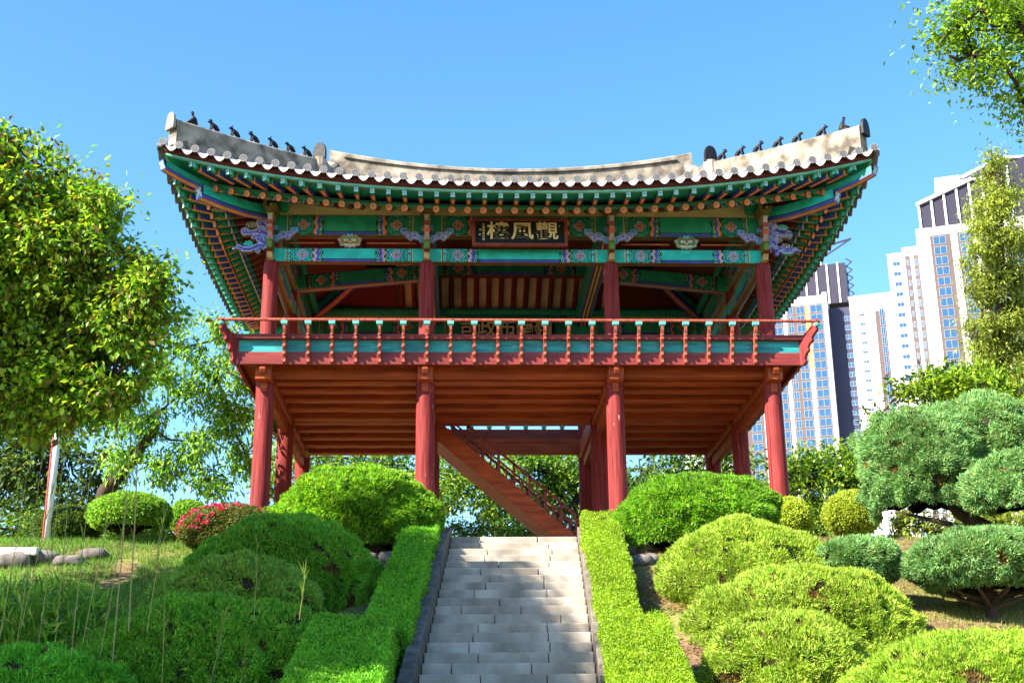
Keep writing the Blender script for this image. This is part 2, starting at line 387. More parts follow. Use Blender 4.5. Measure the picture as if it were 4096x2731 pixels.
# ------------------------------------------------------------------ the pavilion
PV = thing('pavilion', 'two-storey red and green painted timber pavilion with upswept tiled roof above the steps', 'pavilion', (0, 3.21, -3.74))
PO = np.array([0, 3.21, -3.74])
CX = [-5, -1.8665, 1.8665, 5]; CY = [0, 3.21, 6.42]
def sidem(c, tx, ty):
    return Matrix(((tx, -ty, 0, c[0]), (ty, tx, 0, c[1]), (0, 0, 1, 0), (0, 0, 0, 1)))
SIDES = [(sidem((0, 0), 1, 0), 5.0, 2.4), (sidem((-5, 3.21), 0, -1), 3.21, 3.2), (sidem((5, 3.21), 0, 1), 3.21, 3.2), (sidem((0, 6.42), -1, 0), 5.0, 2.4)]
# local side coordinates: (s along, -o outward, z)
def inst(name, me, M, parent=PV):
    o = bpy.data.objects.new(name, me); COL.objects.link(o); o.parent = parent
    o.matrix_local = Matrix.Translation(-Vector(PO)) @ M; ORG[o.name] = PO; return o
rnd = random.Random(11)
for j, y in enumerate(CY):
    for i, x in enumerate(CX):
        zs = [-3.8, -2.6, -1.4, -.2, .1, .31, 1.3, 2.25, 2.33, 2.38, 2.40, 2.96]; rs = [.190, .186, .182, .180, .180, .158, .157, .154, .150, .138, .122, .118]
        if j == 1 and i in (1, 2): zs, rs = zs[:5], rs[:5]
        mb = MB(); q = [rnd.uniform(-.006, .006) for _ in zs]
        mb.tube([(x+q[n], y, z) for n, z in enumerate(zs)], rs, 28)
        c = mb.build('column', REDW, PV); smooth_angle(c.data, 50)
# -- deck
def deckboards(mat, name, o0, o1, z0, z1, bev=.008):
    for M, L, p in SIDES:
        mb = MB(); a = L+o1; b = L+o0
        V = [(-a, -o1, z0), (a, -o1, z0), (b, -o0, z0), (-b, -o0, z0), (-a, -o1, z1), (a, -o1, z1), (b, -o0, z1), (-b, -o0, z1)]
        mb.add([tuple(M @ Vector(v)) for v in V], [(0, 3, 2, 1), (4, 5, 6, 7), (0, 1, 5, 4), (1, 2, 6, 5), (2, 3, 7, 6), (3, 0, 4, 7)])
        mb.build(name, mat, PV, bevel=bev)
TEALB = pbr('teal_board', (.035, .33, .32), .55, .85, 2.6, (.45, .42, .5), (.7, 1, 5), .2)
deckboards(REDH, 'deck_fascia', .46, .53, .05, .302)
deckboards(REDH, 'deck_liner', .40, .449, .295, .66, .004)
deckboards(TEALB, 'deck_panel', .47, .515, .302, .545, .003)
deckboards(REDH, 'middle_rail', .45, .61, .545, .645, .012)
mb = MB()
for lo, hi in (((-5.46, -.46, .20), (-1.95, 6.88, .29)), ((1.95, -.46, .20), (5.46, 6.88, .29)), ((-1.95, -.46, .20), (1.95, 3.5, .29)), ((-1.95, 6.3, .20), (1.95, 6.88, .29))): mb.box(lo, hi)
mb.build('deck_floor', UNDER, PV)
for y in CY:
    for a, b in zip(CX[:-1], CX[1:]):
        mb = MB(); mb.box((a+.12, y-.12, -.07), (b-.12, y+.12, .197)); mb.build('deck_beam', UNDER, PV, bevel=.02)
for x in CX:
    mb = MB(); mb.box((x-.15, -.38, -.20), (x+.15, 6.80, .198)); mb.build('deck_girder', UNDER, PV, bevel=.02)
    mb = MB(); mb.box((x-.065, -.2, -.40), (x+.065, 6.62, -.203)); mb.build('girder_support', UNDER, PV, bevel=.012)
    for y, sg in ((0, -1), (6.42, 1)):
        mb = MB(); M = frame((x, y+sg*.28, 0), (0, sg, 0), (0, 0, 1))
        mb.prism([(-.2, .05), (.2, .05), (.22, -.02), (.17, -.10), (.09, -.10), (.09, -.17), (-.2, -.17)], M, .11); mb.build('bracket_nub', UNDER, PV, bevel=.008)
for y in (.40, .98, 1.68, 2.38, 3.47, 4.13, 4.85, 5.6):
    for a, b in zip(CX[:-1], CX[1:]):
        if a > -2 and b < 2 and y > 3.6: continue
        mb = MB(); pts = []
        n = 14; V = []; F = []
        for k in range(n+1):
            x = a+.16+(b-a-.32)*k/n; w = .125+rnd.uniform(-.006, .006); z0 = -.09+rnd.uniform(-.006, .006)
            for yy, zz in ((-w, .197), (-w, z0+.03), (-w+.03, z0), (w-.03, z0), (w, z0+.03), (w, .197)): V.append((x, y+yy, zz))
        for k in range(n):
            for q in range(5): F.append((k*6+q, (k+1)*6+q, (k+1)*6+q+1, k*6+q+1))
        mb.add(V, F); o = mb.build('joist', UNDER, PV)
# -- railing
SUNRED = pbr('sun_toned_red_timber', (.34, .085, .055), .7, .85, 5, (.5, .4, .38), (6, 6, .6), .5, .2, chips=(.55, .36, .2))  # red lightened to paint in the sunshine on balusters and handrails
mbx = MB(); outer = [(.55, .06), (.588, .09), (.575, .15), (.60, .20), (.645, .225), (.632, .28), (.66, .33), (.705, .36), (.69, .42), (.715, .475), (.76, .51), (.745, .58), (.77, .63), (.792, .69), (.805, .765)]
mbx.prism(outer+[(.745, .765), (.725, .71), (.70, .665), (.52, .648), (.52, .06)], Matrix(((0, 1, 0, 0), (-1, 0, 0, 0), (0, 0, 1, 0), (0, 0, 0, 1))), .052)
for z, o in ((.37, .685), (.59, .745), (.235, .625)): mbx.ball((0, -o, z), (.038, .028, .032))
bal = mkmesh('baluster', mbx.v, mbx.f, SUNRED)
mbc = MB(); V = []
for z, w, d in ((.760, .030, .030), (.785, .058, .05), (.82, .062, .056), (.843, .062, .056)):
    V += [(-w, -.775-d, z), (w, -.775-d, z), (w, -.775+d, z), (-w, -.775+d, z)]
F = [(0, 3, 2, 1), (12, 13, 14, 15)]
for k in range(3):
    for q in range(4): F.append((k*4+q, k*4+(q+1) % 4, k*4+4+(q+1) % 4, k*4+4+q))
mbc.add(V, F); CAPM = pbr('teal_cap', (.13, .50, .43), .5, .6, 9, (.55, .6, .6)); cap = mkmesh('cap', mbc.v, mbc.f, CAPM)
for M, L, p in SIDES:
    n = int(L/.458)
    for k in range(-n, n+1):
        b = inst('baluster', bal, M @ Matrix.Translation((k*.458, 0, 0)))
        c = bpy.data.objects.new('cap', cap); COL.objects.link(c); c.parent = b
    mb = MB(); mb.tube([tuple(M @ Vector((q*(L+.86), -.78, .872))) for q in (-1, -.33, .33, 1)], .031, 10); mb.build('handrail', SUNRED, PV)
for cx, sx in ((-5, -1), (5, 1)):
    for cy, sy in ((0, -1), (6.42, 1)):
        M = frame((cx+sx*.53, cy+sy*.53, 0), (sx, sy, 0), (0, 0, 1)); mb = MB()
        out = [(.03, .04), (.09, .10), (.06, .17), (.10, .26), (.165, .31), (.15, .38), (.19, .45), (.26, .49), (.25, .56), (.31, .63), (.38, .69), (.36, .77), (.385, .84)]
        mb.prism(out+[(.30, .84), (.27, .74), (.12, .66), (-.05, .63), (-.05, .04)], M, .085); mb.build('corner_post', REDW, PV, bevel=.008)
        mb = MB(); mb.ball((cx+sx*.785, cy+sy*.785, .80), (.07, .07, .045)); mb.build('corner_cap', CAPM, PV)
# -- painted beams
def bays(L): return list(zip([-5, -1.8665, 1.8665], [-1.8665, 1.8665, 5])) if L == 5.0 else [(-3.21, 0), (0, 3.21)]
for M, L, p in SIDES:
    for a, b in bays(L):
        A, B = M @ Vector((a, 0, 2.50)), M @ Vector((b, 0, 2.50)); le = (B-A).length
        paintbeam('tie_beam', PV, A, B, .285, .22, beamfn(le, .285, TEAL, (.50, .30, .36), (.62, .38, .36)), under=[OLIVE, DRED, OLIVE])
        A, B = M @ Vector((a, .02, 3.155)), M @ Vector((b, .02, 3.155))
        paintbeam('purlin_beam', PV, A, B, .43, .26, beamfn(le, .43, GREEN, ORANGE, ORANGE), under=[OLIVE, DRED, OLIVE])
    mb = MB(); mb.tube([tuple(M @ Vector((q*(L+.35), .22, 3.52))) for q in (-1, 1)], .10, 12, GREEN); mb.build('purlin', PAINT, PV, color=True)
    mb = MB(); mb.box((-L-.02, -.06, 3.372), (L+.02, .10, 3.64), M=M); mb.build('plaster_band', PLAST2, PV)
# -- rafters and eaves
def root(L, s0):
    q = L-1.7; a = abs(s0); return s0 if a <= q else math.copysign(q+.08*(a-q), s0)
def zraf(L, p, s0): return 3.02+.44*min(1.15, abs(s0)/(L+1.24))**p
def oraf(L, s0): return 1.17+.07*min(1.1, abs(s0)/(L+1.24))**3
def zfly(L, p, s0): return 3.115+.66*min(1.1, abs(s0)/(L+1.86))**p
def ofly(L, s0): return 1.66+.17*min(1.1, abs(s0)/(L+1.86))**3
def ztile(L, p, s0): return 3.385+.68*min(1.1, abs(s0)/(L+1.97))**p
def otile(L, s0): return 1.79+.18*min(1.1, abs(s0)/(L+1.97))**3
def rafline(L, p, s0):                       # tip and root of the round rafter in side coordinates
    return Vector((s0, -oraf(L, s0), zraf(L, p, s0))), Vector((root(L, s0), 1.55, 4.24))
def flyline(L, p, s0):
    o = ofly(L, s0); f = (o-1.02)/(o+1.55); sr = s0+(root(L, s0)-s0)*f
    return Vector((s0, -o, zfly(L, p, s0))), Vector((sr, -1.02, zraf(L, p, sr)+.075+.115))
def rafter_mesh(Lr):
    n = 14; cuts = [0, .02, .05, .09, .13, .17, .21, .25, .28, .31, .34, .37, .40, .45, 1.0, 2.0, Lr]; V = []; F = []; C = []
    for x in cuts:
        for k in range(n):
            q = 2*math.pi*k/n; V.append((x, .066*math.cos(q), .066*math.sin(q)))
    for i in range(len(cuts)-1):
        xm = (cuts[i]+cuts[i+1])/2
        for k in range(n):
            F.append((i*n+k, i*n+(k+1) % n, (i+1)*n+(k+1) % n, (i+1)*n+k)); q = 2*math.pi*(k+.5)/n
            if xm < .05: c = ORANGE if i == 0 else BLACK
            elif xm < .28: c = GREEN if (math.sin(xm*60+3*math.cos(3*q)) > .1) else DGREEN
            elif xm < .31: c = WHITE
            elif xm < .37: c = BLUE
            elif xm < .40: c = GREEN
            elif xm < .45: c = DGREEN
            else: c = DRED
            if .05 < xm < .17 and abs(math.sin(q*1.5)) < .35: c = ORANGE
            C.append(c)
    b = len(V); rr = [.022, .045, .058, .066]; V.append((-.002, 0, 0))
    for r in rr:
        for k in range(n*2):
            q = 2*math.pi*k/(n*2); V.append((-.002, r*math.cos(q), r*math.sin(q)))
    m = n*2
    for k in range(m): F.append((b, b+1+(k+1) % m, b+1+k)); C.append(GREEN)
    for i in range(3):
        for k in range(m):
            F.append((b+1+i*m+k, b+1+i*m+(k+1) % m, b+1+(i+1)*m+(k+1) % m, b+1+(i+1)*m+k))
            C.append(tuple(.45*v for v in ORANGE) if (k % 4 == 0 and i < 2) else ((.78, .20, .10) if i < 2 else ORANGE))
    return V, F, C
def fly_mesh(Lr):
    cuts = [0, .03, .10, .16, .19, .21, .24, Lr]; V = []; F = []; C = []; w, h = .042, .052
    for x in cuts:
        for y, z in ((-w, -h), (-w*.4, -h), (w*.4, -h), (w, -h), (w, h), (-w, h)): V.append((x, y, z))
    for i in range(len(cuts)-1):
        xm = (cuts[i]+cuts[i+1])/2
        for q in range(6):
            a = i*6+q; b = i*6+(q+1) % 6; F.append((a, b, b+6, a+6))
            side = q in (3, 5)
            if xm < .16: c = GREEN if (i % 2 == 0) else (LTEAL if side else DGREEN)
            elif xm < .19: c = BLACK
            elif xm < .21: c = ORANGE
            elif xm < .24: c = YEL
            else: c = (BLUE if side else (ORANGE2 if q == 1 else (.45, .06, .03))) if q != 4 else DGREEN
            C.append(c)
    n = 7; b = len(V)
    for i in range(n+1):
        for j in range(n+1): V.append((-.001, -w+2*w*i/n, -h+2*h*j/n))
    for i in range(n):
        for j in range(n):
            F.append((b+i*(n+1)+j, b+i*(n+1)+j+1, b+(i+1)*(n+1)+j+1, b+(i+1)*(n+1)+j))
            r = math.hypot(i-3, j-3); C.append(BLACK if (1.5 < r < 2.7 or r < .6) and (i+j) % 2 == 0 else ((.30, .55, .56)))
    return V, F, C
def axisM(a, b):
    d = (b-a).normalized(); y = Vector((0, 0, 1)).cross(d).normalized(); z = d.cross(y)
    return Matrix(((d.x, y.x, z.x, a.x), (d.y, y.y, z.y, a.y), (d.z, y.z, z.z, a.z), (0, 0, 0, 1)))
def timbers(name, maker, line, spots, Lr, scale_x=True):
    V, F, C = maker(Lr); me = mkmesh(name, V, F, PAINT, C); extra = MB(); cnt = 0
    if name == 'rafter': smooth_angle(me, 40)
    for si, s0 in spots:
        M, L, p = SIDES[si]; a, b = line(L, p, s0); A = M @ axisM(a, b)
        if cnt < 100: inst(name, me, A); cnt += 1
        else: extra.add([tuple(A @ Vector(v)) for v in V], F, list(C))
    if extra.v: o = extra.build(name, PAINT, PV, color=True); tag(o, kind='stuff')
sp = [(0, .18+.308*k) for k in range(-20, 20) if abs(.18+.308*k) < 6.05]
sp += sorted([(i, .15+.308*k) for i in (1, 2) for k in range(-15, 15) if abs(.15+.308*k) < 4.3], key=lambda q: (-q[1] if q[0] == 1 else q[1]))
sp += [(3, .18+.308*k) for k in range(-20, 20) if abs(.18+.308*k) < 6.05]
timbers('rafter', rafter_mesh, rafline, sp, 2.9)
def flyspots(L, off):
    out = []; s0 = off
    while s0 < L+1.72: out.append(s0); s0 += .31 if s0 < L-2 else .352
    s0 = off-.31
    while s0 > -(L+1.72): out.append(s0); s0 -= .31 if s0 > -(L-2) else .352
    return out
fp = [(0, q) for q in flyspots(5.0, -.10)]
fp += sorted([(i, q) for i in (1, 2) for q in flyspots(3.21, .05)], key=lambda q: (-q[1] if q[0] == 1 else q[1]))
fp += [(3, q) for q in flyspots(5.0, -.10)]
timbers('flying_rafter', fly_mesh, flyline, fp, .66)
def sheet(name, rows, mat, C=None, both=False):        # rows[i][j] points
    n, m = len(rows), len(rows[0]); V = [tuple(q) for r in rows for q in r]
    F = [(i*m+j, (i+1)*m+j, (i+1)*m+j+1, i*m+j+1) for i in range(n-1) for j in range(m-1)]
    return V, F
for si, (M, L, p) in enumerate(SIDES):
    ss = np.linspace(-(L+1.22), L+1.22, 81)
    # plaster between the rafters, then the dark boards of the corners inside
    rows = []; 
    for s0 in ss:
        a, b = rafline(L, p, s0); rows.append([M @ (a.lerp(b, f)+Vector((0, 0, .052))) for f in (.02, .15, .3, .42)])
    V, F = sheet('x', rows, None); mb = MB(); mb.add(V, F); mb.build('eave_plaster', PLAST2, PV)
    rows = []; 
    lim = 2.75 if L == 5.0 else 0.0
    if lim:
        rows = []
        for s0 in np.linspace(-lim, lim, 20):
            a, b = rafline(L, p, s0); rows.append([M @ (a.lerp(b, f)+Vector((0, 0, .05))) for f in (.42, .6, .8, 1.0)])
        V, F = sheet('x', rows, None); mb = MB(); mb.add(V, F); mb.build('ceiling_plaster', PLAST2, PV)
    for sg in (-1, 1):
        rows = []
        for s0 in np.linspace(sg*lim, sg*(L+1.2), 24):
            a, b = rafline(L, p, s0); rows.append([M @ (a.lerp(b, f)+Vector((0, 0, -.075))) for f in (.50, .7, .85, 1.0)])
        V, F = sheet('x', rows, None); mb = MB(); mb.add(V, F); mb.build('ceiling_board', pbr('ceiling_red', (.13, .018, .012), .7, .5, 4, (.6, .6, .6), (5, .6, 1), .15), PV)
    # boards over the flying rafters, fascias, tile seat
    sf = np.linspace(-(L+1.84), L+1.84, 101); rows = []; fas = []; seat = []; rfas = []
    for s0 in sf:
        a, b = flyline(L, p, s0); d = (a-b).normalized()
        rows.append([M @ (a.lerp(b, f)+Vector((0, 0, .058))) for f in (-.06, .5, 1.08)])
        e = a+Vector((0, 0, 0)); o = -a.y
        fas.append([M @ Vector((a.x, -(o-.02), a.z+.05)), M @ Vector((a.x, -(o+.035), a.z+.05)), M @ Vector((a.x, -(o+.04), a.z+.095)), M @ Vector((a.x, -(o-.02), a.z+.10))])
        seat.append([M @ Vector((a.x, -(o+.03), a.z+.095)), M @ Vector((a.x*1.004, -(o+.055), a.z+.14)), M @ Vector((a.x*1.006, -(o+.07), a.z+.235)), M @ Vector((a.x, -(o-.1), a.z+.26))])
    for s0 in np.linspace(-(L+1.22), L+1.22, 81):
        a, b = rafline(L, p, s0); o = -a.y
        rfas.append([M @ Vector((a.x, -(o-.10), a.z+.06)), M @ Vector((a.x, -(o-.01), a.z+.06)), M @ Vector((a.x, -(o-.005), a.z+.115)), M @ Vector((a.x, -(o-.10), a.z+.13))])
    def sh(name, rows, col):
        V, F = sheet(name, rows, None); mb = MB(); mb.add(V, F, col if callable(col) is False else col(F)); mb.build(name, PAINT, PV, color=True)
    sh('eave_board', rows, GREEN)
    sh('eave_fascia', fas, [((.16, .50, .40) if q % 3 < 2 else DGREEN) for q in range(100*3)])
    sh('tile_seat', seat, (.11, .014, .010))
    sh('rafter_fascia', rfas, [(GREEN if q % 3 == 0 else DGREEN) for q in range(80*3)])
    mb = MB()
    for s0 in np.arange(-(L+1.7), L+1.7, .307):
        a, b = flyline(L, p, s0); o = -a.y; c = M @ Vector((a.x, -(o+.066), a.z+.17))
        for k in range(6):
            q = k*math.pi/3; u = M.to_3x3() @ Vector((1, 0, 0)); ctr = c+u*(.02*math.cos(q))+Vector((0, 0, .02*math.sin(q)))
            mb.ball(ctr, .009, (.55, .42, .25), 4)
    mb.build('seat_flowers', PAINT, PV, color=True)
# -- hip rafters
for sx, cx in ((-1, -5), (1, 5)):
    for sy, cy in ((-1, 0), (1, 6.42)):
        def hp(o, z, w=0): 
            return Vector((cx+sx*o+w*sx*.7071, cy+sy*o-w*sy*.7071, z))
        for name, prof, w, h in (('hip_rafter', ((1.26, 3.19), (.9, 3.165), (.5, 3.18), (0, 3.27), (-.7, 3.56), (-1.5, 3.98)), .105, .27), ('upper_hip_rafter', ((1.86, 3.515), (1.6, 3.44), (1.35, 3.40), (1.05, 3.385)), .085, .17)):
            mb = MB(); st = [-1, -.72, -.42, -.06, .06, .42, .72, 1]; uc = [BLUE, (.5, .05, .03), ORANGE2, BLACK, ORANGE2, (.5, .05, .03), BLUE]
            for (o0, z0), (o1, z1) in zip(prof[:-1], prof[1:]):
                for k in range(7):
                    q = [hp(o0, z0, w*st[k]), hp(o0, z0, w*st[k+1]), hp(o1, z1, w*st[k+1]), hp(o1, z1, w*st[k])]
                    mb.add([tuple(v) for v in q], [(0, 1, 2, 3)] if sx*sy > 0 else [(3, 2, 1, 0)], uc[k])
                for sg in (-1, 1):
                    for za, zb, c in ((0, .2, BLUE), (.2, .28, BLACK), (.28, 1, TEAL if name == 'hip_rafter' else GREEN)):
                        q = [hp(o0, z0+h*za, w*sg), hp(o1, z1+h*za, w*sg), hp(o1, z1+h*zb, w*sg), hp(o0, z0+h*zb, w*sg)]
                        mb.add([tuple(v) for v in q], [(0, 1, 2, 3)], c)
                q = [hp(o0, z0+h, -w), hp(o0, z0+h, w), hp(o1, z1+h, w), hp(o1, z1+h, -w)]; mb.add([tuple(v) for v in q], [(0, 1, 2, 3)], DGREEN)
            o0, z0 = prof[0]; n = 9
            for i in range(n):
                for j in range(n):
                    f = lambda i, j: tuple(hp(o0+.003+.05*(j/n), z0+h*j/n, w*(-1+2*i/n)))
                    r = math.hypot(i-4, j-4); a = math.atan2(j-4, i-4)
                    e = min(i, j, n-1-i, n-1-j); c = (.30, .52, .58) if e > 0 else BLUE
                    if e > 0 and abs(math.sin(a*2)) < .45 and r > 1: c = BLACK
                    if r < 1.2: c = WHITE
                    mb.add([f(i, j), f(i+1, j), f(i+1, j+1), f(i, j+1)], [(0, 1, 2, 3)], c)
            mb.build(name, PAINT, PV, color=True)
# -- roof
TILEP = pbr('tile_ends', None, .55, .6, 9, (.55, .55, .57), (1, 1, 1), .25)
ROOF = MB()
def zroof(L, p, s0, d): return ztile(L, p, s0)-.05-.68*min(1.1, abs(s0)/(L+1.97))**p*(1-max(0, 1-d/4))+.36*d+.018*d*d
def oin(L, s0): 
    if L == 5.0 and abs(s0) <= 4.2: return -3.21
    return max(abs(s0)-L, -.8)
for si, (M, L, p) in enumerate(SIDES):
    ss = np.linspace(-(L+1.9), L+1.9, 73); ss = np.sort(np.concatenate([ss, [-4.2, 4.2]])) if L == 5.0 else ss
    rows = []
    for s0 in ss:
        o0 = otile(L, s0); o1 = min(oin(L, s0), o0-.01); rows.append([M @ Vector((s0, -(o0+(o1-o0)*f), zroof(L, p, s0, (o0-o1)*f))) for f in np.linspace(0, 1, 9)])
    V, F = sheet('x', rows, None); ROOF.add(V, F, (.12, .12, .125))
    nt_ = int((L+1.93)/.3055); sts = [(k+.5)*.3055 for k in range(-nt_-1, nt_+1)]
    for s0 in sts:
        if abs(s0) > L+1.95: continue
        o0 = otile(L, s0); o1 = min(oin(L, s0)+.05, o0-.05); n = 8; V = []; F = []; r = .07
        for f in np.linspace(0, 1, 8):
            oo = o0+.05+(o1-o0-.05)*f**1.5; d = max(0, o0-oo)
            z = zroof(L, p, s0, d)+.05
            for k in range(n+1):
                q = math.pi*(k/n)*1.3-.15*math.pi; V.append(tuple(M @ Vector((s0+r*math.cos(q), -oo, z+r*math.sin(q)))))
        for i in range(7):
            for k in range(n): F.append((i*(n+1)+k, i*(n+1)+k+1, (i+1)*(n+1)+k+1, (i+1)*(n+1)+k))
        ROOF.add(V, F, (.20, .20, .21))
        c = M @ Vector((s0, -(o0+.052), ztile(L, p, s0))); u = M.to_3x3() @ Vector((1, 0, 0)); up = Vector((0, 0, 1)); nrm = M.to_3x3() @ Vector((0, -1, 0))
        m = 32; V = [tuple(c+nrm*.004)]; F = []; C = []
        for rr in (.016, .056, .063, .076):
            for k in range(m): q = 2*math.pi*k/m; V.append(tuple(c+nrm*.004+u*(rr*math.cos(q))+up*(rr*math.sin(q))))
        b = len(V)
        for k in range(m): q = 2*math.pi*k/m; V.append(tuple(c-nrm*.03+u*(.074*math.cos(q))+up*(.074*math.sin(q))))
        for k in range(m): F.append((0, 1+k, 1+(k+1) % m)); C.append((.10, .10, .11))
        for i in range(3):
            for k in range(m):
                F.append((1+i*m+k, 1+(i+1)*m+k, 1+(i+1)*m+(k+1) % m, 1+i*m+(k+1) % m))
                C.append(((.022, .022, .026) if (k % 4 in (0, 1) and i == 0) else ((.05, .05, .055) if i == 1 else (.22, .215, .22))))
        for k in range(m): F.append((1+3*m+k, b+k, b+(k+1) % m, 1+3*m+(k+1) % m)); C.append((.2, .2, .21))
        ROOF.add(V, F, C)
        # drip tile hanging between this cover tile and the next
        s1 = s0+.3055
        if abs(s1) > L+1.95: continue
        n = 10; V = []; F = []
        for k in range(n+1):
            q = s0+.02+(s1-s0-.04)*k/n; e = abs(k/n-.5)*2; oo = otile(L, q)
            zt = ztile(L, p, q)-.005-.055*(1-e**2); zb = ztile(L, p, q)-.015-.150*(1-e**1.9)
            V += [tuple(M @ Vector((q, -(oo+.035), zt))), tuple(M @ Vector((q, -(oo+.055), zb))), tuple(M @ Vector((q, -(oo+.03), zb+.005))), tuple(M @ Vector((q, -(oo-.5), zt+.17)))]
        C = []
        for k in range(n):
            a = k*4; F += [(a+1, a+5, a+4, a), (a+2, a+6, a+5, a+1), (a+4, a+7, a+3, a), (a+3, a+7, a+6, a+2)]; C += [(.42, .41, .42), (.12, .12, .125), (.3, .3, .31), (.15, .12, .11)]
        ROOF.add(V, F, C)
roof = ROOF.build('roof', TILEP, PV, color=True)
def wall(name, pts, w, mat, parent):        # pts: (centre xy, direction-normal xy, z bottom, z top)
    mb = MB(); V = []; F = []
    for (x, y), (nx, ny), z0, z1 in pts:
        for q, z in ((-w/2, z0), (w/2, z0), (w/2, z1-.05), (w/2-.06, z1), (-w/2+.06, z1), (-w/2, z1-.05)): V.append((x+nx*q, y+ny*q, z))
    n = len(pts)
    for i in range(n-1):
        for k in range(6): F.append((i*6+k, (i+1)*6+k, (i+1)*6+(k+1) % 6, i*6+(k+1) % 6))
    F += [tuple(range(5, -1, -1)), tuple((n-1)*6+k for k in range(6))]
    mb.add(V, F); return mb.build(name, mat, parent)
ridge = wall('main_ridge', [((x, 3.21), (0, 1), 5.35, 5.985+.44*abs(x/4.2)**2.0) for x in np.linspace(-4.25, 4.25, 25)], .34, PLASTER, roof)
wall('ridge_course', [((x, 3.21), (0, 1), 5.865+.40*abs(x/4.2)**2.0, 5.895+.40*abs(x/4.2)**2.0) for x in np.linspace(-3.9, 3.9, 25)], .42, DTILE, roof)
def arch(name, c, xd, w, h, parent, mat):
    M = frame(c, xd, (0, 0, 1)); mb = MB()
    pl = [(-w/2, 0), (w/2, 0)]+[(w/2*math.cos(t)**.8, h*.35+h*.65*math.sin(t)**1.0) for t in np.linspace(.05, math.pi/2, 8)]
    pl += [(-x, z) for x, z in pl[2:-1][::-1]]
    mb.prism(pl, M, .07); return mb.build(name, mat, parent, bevel=.01)
for sx in (-1, 1):
    for sy, cy in ((-1, 0), (1, 6.42)):
        pts = []
        for f in np.linspace(0, 1, 10):
            o = -.77+(1.76+.77)*f; pts.append(((sx*(5+o), cy+sy*o), (.7071, -.7071*sx*sy), 3.9+.55*(1-f)-.1, 5.02-.40*f-.03*math.sin(f*math.pi)))
        wall('hip_ridge', pts, .27, PLASTER, roof)
        arch('ridge_end_tile', (sx*6.80, cy+sy*1.80, 4.40), (.7071, -.7071*sx*sy, 0), .27, .36, roof, PLASTER if (sx < 0) else DTILE)
        pts = []
        for f in np.linspace(0, 1, 12):
            y = 3.21+sy*(.1+2.42*f); pts.append(((sx*4.2, y), (1, 0), 4.3, 6.15-1.12*f-.14*math.sin(f*math.pi)))
        wall('descending_ridge', pts, .30, PLASTER, roof)
        mb = MB(); mb.tube([(sx*4.2, cy-sy*.70, 4.3), (sx*4.2, cy-sy*.70, 5.02)], [.17, .15], 12); mb.build('ridge_foot', PLASTER, roof)
        arch('ridge_end_tile', (sx*4.2, cy-sy*.66, 5.0), (1, -.35*sx*sy, 0), .30, .38, roof, DTILE)
    mb = MB(); mb.add([(sx*4.19, .8, 4.3), (sx*4.19, 5.6, 4.3), (sx*4.19, 3.21, 5.9)], [(0, 1, 2)]); mb.build('gable_board', pbr('ceiling_red'), roof)
# -- inside
mb = MB(); mb.box((-4.0, 1.5, 4.30), (4.0, 4.92, 4.34)); mb.build('flat_ceiling', pbr('ceiling_red'), PV)
for y in (1.6, 4.8):
    for a, b in ((-1.8665, 1.8665),): paintbeam('inner_purlin', PV, (a, y, 4.10), (b, y, 4.10), .33, .26, beamfn(3.733, .33, GREEN, ORANGE, ORANGE), .03)
US = [BLUE, BLACK, ORANGE2, BLACK, ORANGE2, BLACK, BLUE]
for x in (-1.8665, 1.8665):
    paintbeam('cross_girder', PV, (x, .05, 3.30), (x, 6.37, 3.42), .46, .34, plain(GREEN), .2, US)
for sg in (-1, 1):
    paintbeam('side_girder', PV, (sg*4.95, 3.21, 3.10), (sg*1.9, 3.21, 3.40), .34, .3, beamfn(3.07, .34, GREEN, ORANGE, ORANGE), .025, US)
    for y in (0, 3.21):
        paintbeam('hip_brace', PV, (sg*4.98, y+.1, 3.02), (sg*4.98, y+3.1, 3.02), .10, .2, plain(GREEN), .2, US)
mb = MB()
for x in (-4.6, -4.1, -2.75, -2.25, 2.25, 2.75, 4.1, 4.6): mb.bar((x, .02, 2.64), (x, .02, 2.945), .03, .03)
for a, b in ((-4.75, -3.75), (-3.1, -2.1), (2.1, 3.1), (3.75, 4.75)): mb.bar((a, .02, 2.80), (b, .02, 2.80), .025, .025)
mb.build('lattice_bars', pbr('orange_bars', (.5, .12, .04)), PV)
